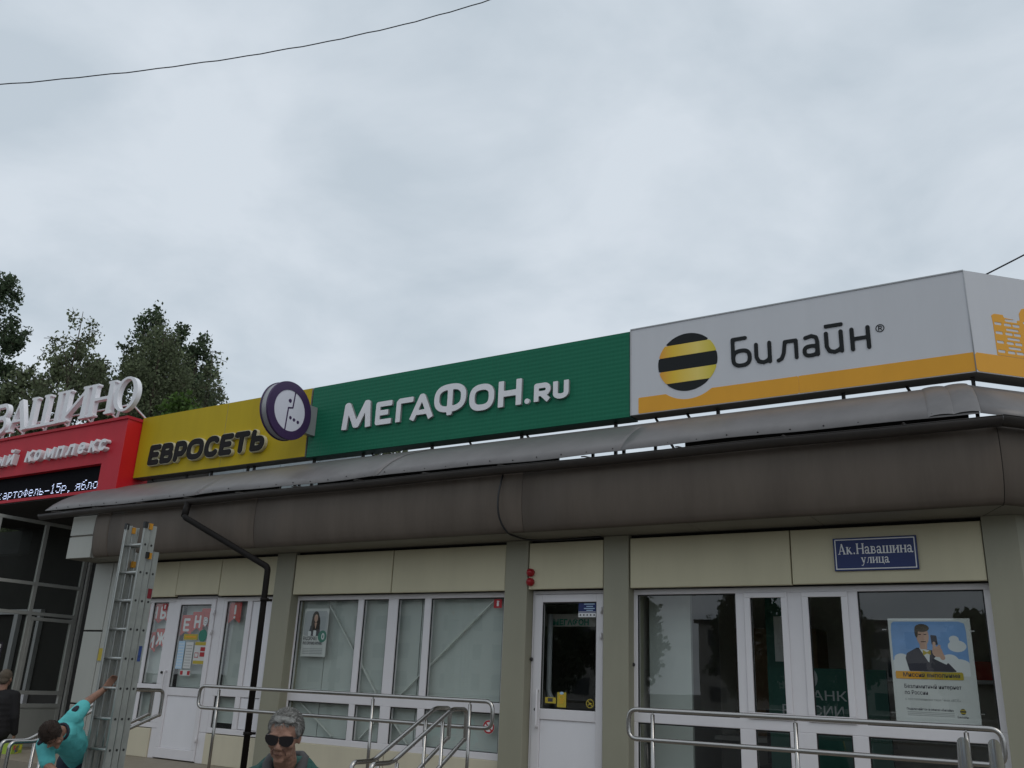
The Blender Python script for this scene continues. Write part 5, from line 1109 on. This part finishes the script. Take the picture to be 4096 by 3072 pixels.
# --- man bending to hold the ladder
def person_teal():
    t = thing('person', 'man in a turquoise shirt bending forward and gripping the ladder', 'person', (-8.75, 6.1, 0.12))
    hip, chest, neck = V3((-8.78, 6.03, 0.90)), V3((-8.56, 5.74, 1.07)), V3((-8.40, 5.55, 1.155))
    shL, shR = V3((-8.52, 5.47, 1.035)), V3((-8.435, 5.66, 1.285))
    elR, wrR = V3((-8.46, 5.80, 1.43)), V3((-8.475, 5.965, 1.545))
    elL, wrL = V3((-8.36, 5.44, 0.86)), V3((-8.20, 5.46, 0.80))
    hd = V3((-8.305, 5.39, 1.135))
    H = Head(hd, (0.40, 0.22, -0.85), (0.50, -0.77, 0.28), 1.12)
    g = M(); H.build(g); g.cap(neck, H.p(0, -0.03, -0.06), 0.06, 0.055)
    def torso(m_, k): 
        m_.cap(hip, chest, 0.135*k, 0.14*k); m_.cap(chest, neck.lerp(chest, 0.25), 0.145*k, 0.11*k); m_.cap(shL, shR, 0.075*k, 0.078*k); m_.cap(shL.lerp(chest, 0.35), shR.lerp(chest, 0.35), 0.10*k, 0.105*k)
    torso(g, 0.93)
    for a, b, c_ in ((shR, elR, wrR), (shL, elL, wrL)): g.cap(a, b, 0.050, 0.042); g.cap(b, c_, 0.043, 0.029)
    hand(g, wrR+V3((0, 0, 0.0)), V3((0.10, 0.35, 0.55)), V3((0.75, -0.2, 0.1)), 0.75); hand(g, wrL, V3((0.5, 0.1, -0.6)), V3((0.5, 0.5, 0.2)), 0.5)
    for q, fx in ((-1, V3((-8.93, 6.05, 0.16))), (1, V3((-8.68, 6.22, 0.16)))):
        hp = hip+V3((q*0.09, q*0.06, -0.04)); kn = (hp+fx)/2+V3((0.06, -0.08, 0.0)); g.cap(hp, kn, 0.085, 0.06); g.cap(kn, fx, 0.058, 0.042); g.cap(fx, fx+V3((0.09, -0.13, -0.01)), 0.042, 0.033)
    body = remesh('body', g, 0.0075, 'skin', t, 3)
    s_ = M(); torso(s_, 1.06); s_.cap(shR, shR.lerp(elR, 0.62), 0.086, 0.072); s_.cap(shL, shL.lerp(elL, 0.75), 0.084, 0.074); s_.cap(hip, hip+V3((0.0, 0.02, -0.10)), 0.145, 0.135)
    st = remesh('shirt', s_, 0.011, 'teal_shirt', t, 3)
    for c_, d_ in ((shR.lerp(elR, 0.12), V3((0.45, -0.55, 0.65))), (shL, V3((0.35, -0.75, 0.50)))):
        d_ = d_.normalized(); g2 = M(); u_ = (shR-shL).normalized(); v_ = d_.cross(u_).normalized()
        ce = c_+d_*0.078-u_*0.0
        g2.ell(ce, [u_*0.048, v_*0.030, d_*0.014], 10, 6); g2.ob('shirt_patch', 'patch_dark', st)
    tr_ = M(); tr_.cap(hip+V3((-0.06, -0.03, -0.05)), hip+V3((0.06, 0.03, -0.05)), 0.135, 0.135)
    for q, fx in ((-1, V3((-8.93, 6.05, 0.16))), (1, V3((-8.68, 6.22, 0.16)))):
        hp = hip+V3((q*0.09, q*0.06, -0.06)); kn = (hp+fx)/2+V3((0.06, -0.08, 0)); tr_.cap(hp, kn, 0.105, 0.08); tr_.cap(kn, fx+V3((0, 0, 0.04)), 0.078, 0.062)
    remesh('trousers', tr_, 0.014, 'jeans', t, 3)
    h = M(); H.e(h, 0, -0.020, 0.040, 0.083, 0.094, 0.092); H.e(h, 0, -0.06, -0.005, 0.070, 0.050, 0.055)
    for q in (-1, 1): H.e(h, q*0.068, -0.015, 0.02, 0.015, 0.034, 0.034)
    hr = remesh('hair', h, 0.006, 'hair_brown', body, 2)
    strands(H, 1500, 'strand_brown', hr, L=0.016, off=(0, -0.020, 0.041), ax=(0.085, 0.096, 0.094))
    co = M(); ax = (H.p(0, -0.03, -0.06)-neck).normalized(); a = ax.cross(V3((0, 0, 1))).normalized(); b = ax.cross(a)
    co.tube([neck+ax*0.015+(a*math.cos(k*math.pi/8)+b*math.sin(k*math.pi/8))*0.072 for k in range(17)], 0.014, 8); co.ob('collar', 'patch_dark', st)
person_teal()

# --- person in black at the left edge
def person_black():
    P0 = V3((-13.12, 7.62, 0)); t = thing('person', 'person in black seen from behind walking past the porch', 'person', (-13.12, 7.62, 0.12))
    f = V3((-0.55, 0.83, 0)); r = f.cross(V3((0, 0, 1))).normalized()
    b = lambda x, y, z: P0+r*x+f*y+V3((0, 0, z))
    H = Head(b(0, 0.03, 1.545), f, (0, 0, 1)); g = M(); H.build(g); g.cap(H.p(0, -0.02, -0.06), b(0, 0, 1.36), 0.055, 0.06)
    g.cap(b(-0.10, 0, 1.30), b(0.10, 0, 1.30), 0.09, 0.09); g.cap(b(0, 0, 1.25), b(0, 0, 0.92), 0.13, 0.14)
    for q in (-1, 1):
        g.cap(b(q*0.19, 0, 1.31), b(q*0.25, -0.02, 1.04), 0.05, 0.042); g.cap(b(q*0.25, -0.02, 1.04), b(q*0.26, 0.06, 0.82), 0.04, 0.028); hand(g, b(q*0.26, 0.06, 0.81), V3((0, 0, -1))+f*0.1, r*(-q), 0.5)
        g.cap(b(q*0.09, 0, 0.88), b(q*0.10, q*0.08, 0.50), 0.09, 0.06); g.cap(b(q*0.10, q*0.08, 0.50), b(q*0.10, q*0.10-0.05, 0.19), 0.055, 0.04); g.cap(b(q*0.10, q*0.10-0.06, 0.165), b(q*0.10, q*0.10+0.10, 0.155), 0.04, 0.033)
    body = remesh('body', g, 0.010, 'skin', t, 3)
    j = M(); j.cap(b(-0.13, 0, 1.31), b(0.13, 0, 1.31), 0.10, 0.10); j.cap(b(-0.06, 0, 1.22), b(-0.06, 0, 0.86), 0.155, 0.165); j.cap(b(0.06, 0, 1.22), b(0.06, 0, 0.86), 0.155, 0.165)
    for q in (-1, 1): j.cap(b(q*0.19, 0, 1.32), b(q*0.26, -0.02, 1.04), 0.078, 0.064); j.cap(b(q*0.26, -0.02, 1.04), b(q*0.265, 0.05, 0.84), 0.062, 0.048)
    remesh('coat', j, 0.014, 'black_cloth', t, 3)
    tr_ = M()
    for q in (-1, 1): tr_.cap(b(q*0.09, 0, 0.88), b(q*0.10, q*0.08, 0.50), 0.105, 0.078); tr_.cap(b(q*0.10, q*0.08, 0.50), b(q*0.10, q*0.10-0.05, 0.20), 0.076, 0.062)
    remesh('trousers', tr_, 0.016, 'black_cloth', t, 2)
    h = M(); H.e(h, 0, -0.022, 0.038, 0.085, 0.098, 0.094); H.e(h, 0, -0.06, -0.02, 0.07, 0.055, 0.06); remesh('hair', h, 0.008, 'hair_mid', body, 2)
    bc = b(0.27, 0.06, 0.0)
    bag = thing('shopping_bag', 'colourful patterned shopping bag held by the person in black', 'bag', (bc.x, bc.y, 0.45))
    k = M(); k.obox(bc+V3((0, 0, 0.58)), r*0.07, f*0.15, V3((0, 0, 0.14))); bo = k.ob('bag_body', 'bag_a', bag)
    for i in range(14):
        a = random.choice((-1, 1)); k = M(); k.obox(bc+r*a*0.0715+f*random.uniform(-0.11, 0.11)+V3((0, 0, random.uniform(0.48, 0.69))), r*0.002, f*random.uniform(0.02, 0.04), V3((0, 0, random.uniform(0.02, 0.035)))); k.ob('pattern_patch', random.choice(('bag_b', 'bag_c', 'bag_d')), bo)
    M().tube([bc+f*0.08+V3((0, 0, 0.71)), bc+f*0.05+V3((0, 0, 0.74)), bc-f*0.05+V3((0, 0, 0.74)), bc-f*0.08+V3((0, 0, 0.71))], 0.006, 6).ob('bag_handle', 'bag_b', bag)
person_black()

# ------------------------------------------------------------------ trees
def leaves(n, pts, size, droop=0.0, aspect=1.5):
    """many small rhombic leaves around the given points"""
    c = pts; k = len(c)
    d = RNG.normal(size=(k, 3)); d[:, 2] -= droop*2; d /= np.linalg.norm(d, axis=1)[:, None]
    e = RNG.normal(size=(k, 3)); e -= d*(e*d).sum(1)[:, None]; e /= np.linalg.norm(e, axis=1)[:, None]
    s = size*RNG.uniform(0.6, 1.35, size=(k, 1))
    v = np.empty((k, 4, 3)); v[:, 0] = c-d*s*aspect/2; v[:, 1] = c+e*s/2; v[:, 2] = c+d*s*aspect/2; v[:, 3] = c-e*s/2
    return v.reshape(-1, 3)
def leaf_mesh(name, verts):
    n = len(verts)//4; me = bpy.data.meshes.new(name); me.vertices.add(n*4); me.vertices.foreach_set('co', verts.ravel())
    me.loops.add(n*4); me.loops.foreach_set('vertex_index', np.arange(n*4)); me.polygons.add(n); me.polygons.foreach_set('loop_start', np.arange(0, n*4, 4)); me.polygons.foreach_set('loop_total', np.full(n, 4)); me.update(calc_edges=True); return me
def tree(name, label, base, top, crown, nclump, per, size, m, group, clump_r=0.45, droop=0.0, limbs=14, trunk_r=0.22, twigs=True, surf=0.5):
    """crown: list of (fraction up, radius) giving the outline; clumps of leaves gather along limbs near the outline"""
    base, top = V3(base), V3(top); H_ = (top-base).length
    t = thing(name, label, 'tree', base, group)
    fr = [c[0] for c in crown]; ra = [c[1] for c in crown]
    g = M(); bend = [base.lerp(top, i/8)+V3((random.uniform(-.12, .12), random.uniform(-.12, .12), 0))*(i > 0) for i in range(9)]
    g.tube(bend, [trunk_r*(1-0.93*i/8) for i in range(9)], 8)
    C = []
    for i in range(nclump):
        u = random.random(); f = fr[0]+(fr[-1]-fr[0])*u; rad = float(np.interp(f, fr, ra))
        if random.random() > rad/max(ra)+0.15: continue
        a = random.uniform(0, 2*math.pi); q = random.uniform(surf, 1.0)**0.6
        if random.random() < 0.12: q *= random.uniform(1.05, 1.28)
        C.append(base.lerp(top, f)+V3((math.cos(a), math.sin(a), 0))*rad*q+V3((0, 0, random.uniform(-.3, .3))))
    for i in range(limbs):
        c = random.choice(C); z0 = max(base.z+H_*fr[0]*0.7, c.z-random.uniform(0.8, 2.2)); f = (z0-base.z)/H_; a = base.lerp(top, max(0, min(1, f)))
        mid = a.lerp(c, 0.5)+V3((0, 0, 0.25)); g.tube([a, mid, c], [trunk_r*0.28*(1-f*0.7), trunk_r*0.16*(1-f*0.7), 0.012], 5)
    g.ob('trunk', 'bark', t)
    if twigs:
        tw = M()
        for c in C[:240]:
            for _ in range(2):
                d = V3((random.gauss(0, 1), random.gauss(0, 1), random.gauss(0.3-droop*1.5, 0.7))).normalized()*clump_r*random.uniform(0.8, 1.6); tw.tube([c-d*0.6, c+d*0.5], [0.014, 0.006], 3, cap=False)
        tag(tw.ob('twigs', 'bark', t), kind='stuff')
    cc = np.array([tuple(c) for c in C]); idx = RNG.integers(0, len(cc), size=len(cc)*per)
    off = RNG.normal(size=(len(idx), 3)); off /= np.linalg.norm(off, axis=1)[:, None]; off *= clump_r*RNG.uniform(0.15, 1.0, size=(len(idx), 1))
    if droop: off[:, 2] -= np.abs(RNG.normal(size=len(idx)))*droop*clump_r*1.6
    tag(link('crown', leaf_mesh('crown', leaves(len(idx), cc[idx]+off, size, droop)), m, t), kind='stuff')
    return t
COLM = [(0.12, 0.5), (0.3, 1.5), (0.6, 1.6), (0.82, 1.2), (0.93, 0.75), (1.0, 0.2)]
GB = 'trees behind the red portal'
tree('poplar_tree', 'tall dark columnar poplar at the edge behind the standing white letters', (-44.2, 21.2, 0), (-44.2, 21.2, 20.3), [(0.12, 0.5), (0.3, 1.5), (0.7, 1.6), (0.85, 1.5), (0.95, 1.0), (1.0, 0.3)], 520, 64, 0.12, 'leaf_dark', GB, 0.42)
tree('birch_tree', 'airy thin birch with a sparse crown between the poplars', (-34.6, 20.1, 0), (-34.3, 19.98, 16.0), [(0.3, 1.0), (0.55, 1.7), (0.75, 1.75), (0.9, 1.3), (1.0, 0.2)], 150, 38, 0.10, 'leaf_mid', GB, 0.42, droop=0.35, limbs=40, trunk_r=0.16, surf=0.3)
tree('leafy_tree', 'dense low green tree under the airy birch', (-37.0, 21.9, 0), (-36.9, 21.9, 15.6), [(0.3, 1.8), (0.6, 2.1), (0.8, 1.7), (0.93, 1.0), (1.0, 0.3)], 420, 66, 0.12, 'leaf_mid', GB, 0.5)
tree('poplar_tree', 'tallest dark poplar behind the yellow sign', (-40.2, 27.2, 0), (-40.1, 27.1, 19.9), COLM, 430, 60, 0.13, 'leaf_dark', GB, 0.5)
tree('poplar_tree', 'middle height dark poplar in the clump behind the yellow sign', (-38.9, 28.1, 0), (-38.9, 28.1, 19.2), COLM, 400, 60, 0.13, 'leaf_dark', GB, 0.5)
tree('poplar_tree', 'shortest dark poplar in the clump behind the yellow sign', (-37.2, 28.3, 0), (-37.2, 28.3, 18.1), COLM, 400, 60, 0.13, 'leaf_dark', GB, 0.5)
tree('willow_tree', 'broad brownish green drooping tree in front of the poplar clump', (-33.1, 23.2, 0), (-33.1, 23.1, 16.2), [(0.3, 1.8), (0.6, 2.05), (0.8, 1.85), (0.93, 1.15), (1.0, 0.3)], 520, 72, 0.092, 'leaf_mid', GB, 0.42, droop=0.5, limbs=50)
tree('birch_tree', 'thin airy tree with loose twigs above the yellow sign', (-31.75, 24.75, 0), (-31.65, 24.8, 15.4), [(0.4, 0.8), (0.7, 1.15), (0.85, 0.95), (1.0, 0.2)], 150, 26, 0.10, 'leaf_mid', GB, 0.4, droop=0.3, limbs=30, trunk_r=0.10, surf=0.2)
tree('leafy_tree', 'low bushy tree behind the gap between the dark poplar and the birch', (-39.3, 20.9, 0), (-39.3, 20.8, 14.5), [(0.3, 1.5), (0.6, 1.5), (0.85, 1.1), (1.0, 0.3)], 300, 36, 0.15, 'leaf_mid', GB, 0.5, droop=0.2)
tree('leafy_tree', 'light green low tree just above the yellow sign', (-30.4, 22.6, 0), (-30.4, 22.6, 12.3), [(0.3, 1.4), (0.6, 1.9), (0.85, 1.4), (1.0, 0.4)], 300, 40, 0.14, 'leaf_light', GB, 0.5)
tree('leafy_tree', 'green tree glimpsed under the green sign', (-26.2, 29.4, 0), (-26.2, 29.4, 12.9), [(0.3, 2.0), (0.6, 2.6), (0.85, 2.0), (1.0, 0.5)], 360, 44, 0.16, 'leaf_mid', GB, 0.55)
# across the street, behind the viewer: seen only as reflections
GR = 'trees across the street reflected in the windows'
for i in range(9):
    x = -36+i*7.4+random.uniform(-1.5, 1.5); y = -46+random.uniform(-5, 4); hh = random.uniform(9.5, 12.5) if x < -14 else random.uniform(7.5, 9.0)
    tree('street_tree', 'dark tree across the street reflected in the shop windows', (x, y, 0), (x, y, hh), [(0.15, 1.2), (0.35, 2.5), (0.6, 2.2), (0.85, 1.1), (1.0, 0.2)], 240, 30, 0.34, 'leaf_dark', GR, 0.8, limbs=8, twigs=False)
ap = thing('apartment_block', 'pale five storey apartment block across the street reflected in the windows', 'building', (-58, -58, 0))
M().box(-88, -38, -70, -60, 0, 14.5).ob('wall', 'block_wall', ap)
M().box(-88.4, -37.6, -70.4, -59.6, 14.5, 14.9).ob('roof', 'roof_dark', ap)
for fl in range(5):
    for i in range(16): M().box(-87+i*3.05, -85.3+i*3.05, -60.02, -59.95, 1.2+fl*2.8, 2.7+fl*2.8).ob('window', 'block_glass', ap)

ap = thing('apartment_block', 'long low pale block added across the street to lighten the reflections in the dark windows', 'building', (-8, -75, 0))  # added block, out of view: its pale wall brightens what the dark panes reflect
M().box(-34, 24, -84, -74, 0, 8.6).ob('wall', 'block_wall', ap)
M().box(-34.4, 24.4, -84.4, -73.6, 8.6, 9.0).ob('roof', 'roof_dark', ap)
for fl in range(3):
    for i in range(18): M().box(-33+i*3.15, -31.3+i*3.15, -74.02, -73.95, 1.0+fl*2.7, 2.5+fl*2.7).ob('window', 'block_glass', ap)

# ------------------------------------------------------------------ overhead wires
def wire(pts, r, label, n=60, wob=0.0, lo=-0.35, hi=1.35, far0=None, far1=None):
    P_ = []
    A, Mi, B_ = [V3(p) for p in pts]
    for i in range(n+1):
        t_ = lo+(hi-lo)*i/n; l0 = (t_-0.5)*(t_-1)/0.5; l1 = t_*(t_-1)/(-0.25); l2 = t_*(t_-0.5)/0.5
        P_.append(A*l0+Mi*l1+B_*l2+V3((0, 0, wob*math.sin(i*2.1)+wob*0.6*math.sin(i*5.3))))
    if far0: P_.insert(0, P_[0]+(P_[0]-P_[1]).normalized()*far0)
    if far1: P_.append(P_[-1]+(P_[-1]-P_[-2]).normalized()*far1)
    return tag(M().tube(P_, r, 6).ob('overhead_wire', 'wire', None), label, 'wire')
wire(((-13.295, 5.648, 10.330), (-9.558, 7.747, 10.999), (-6.600, 9.262, 11.896)), 0.0085, 'dark twisted overhead wire crossing the open sky', 60, 0.006, far0=25, far1=25)
wire(((-0.503, 13.548, 7.692), (-0.251, 13.65, 7.835), (0.001, 13.753, 7.980)), 0.012, 'thin dark wire rising behind the corner of the white sign', 10, lo=-2.5, hi=4, far1=22)
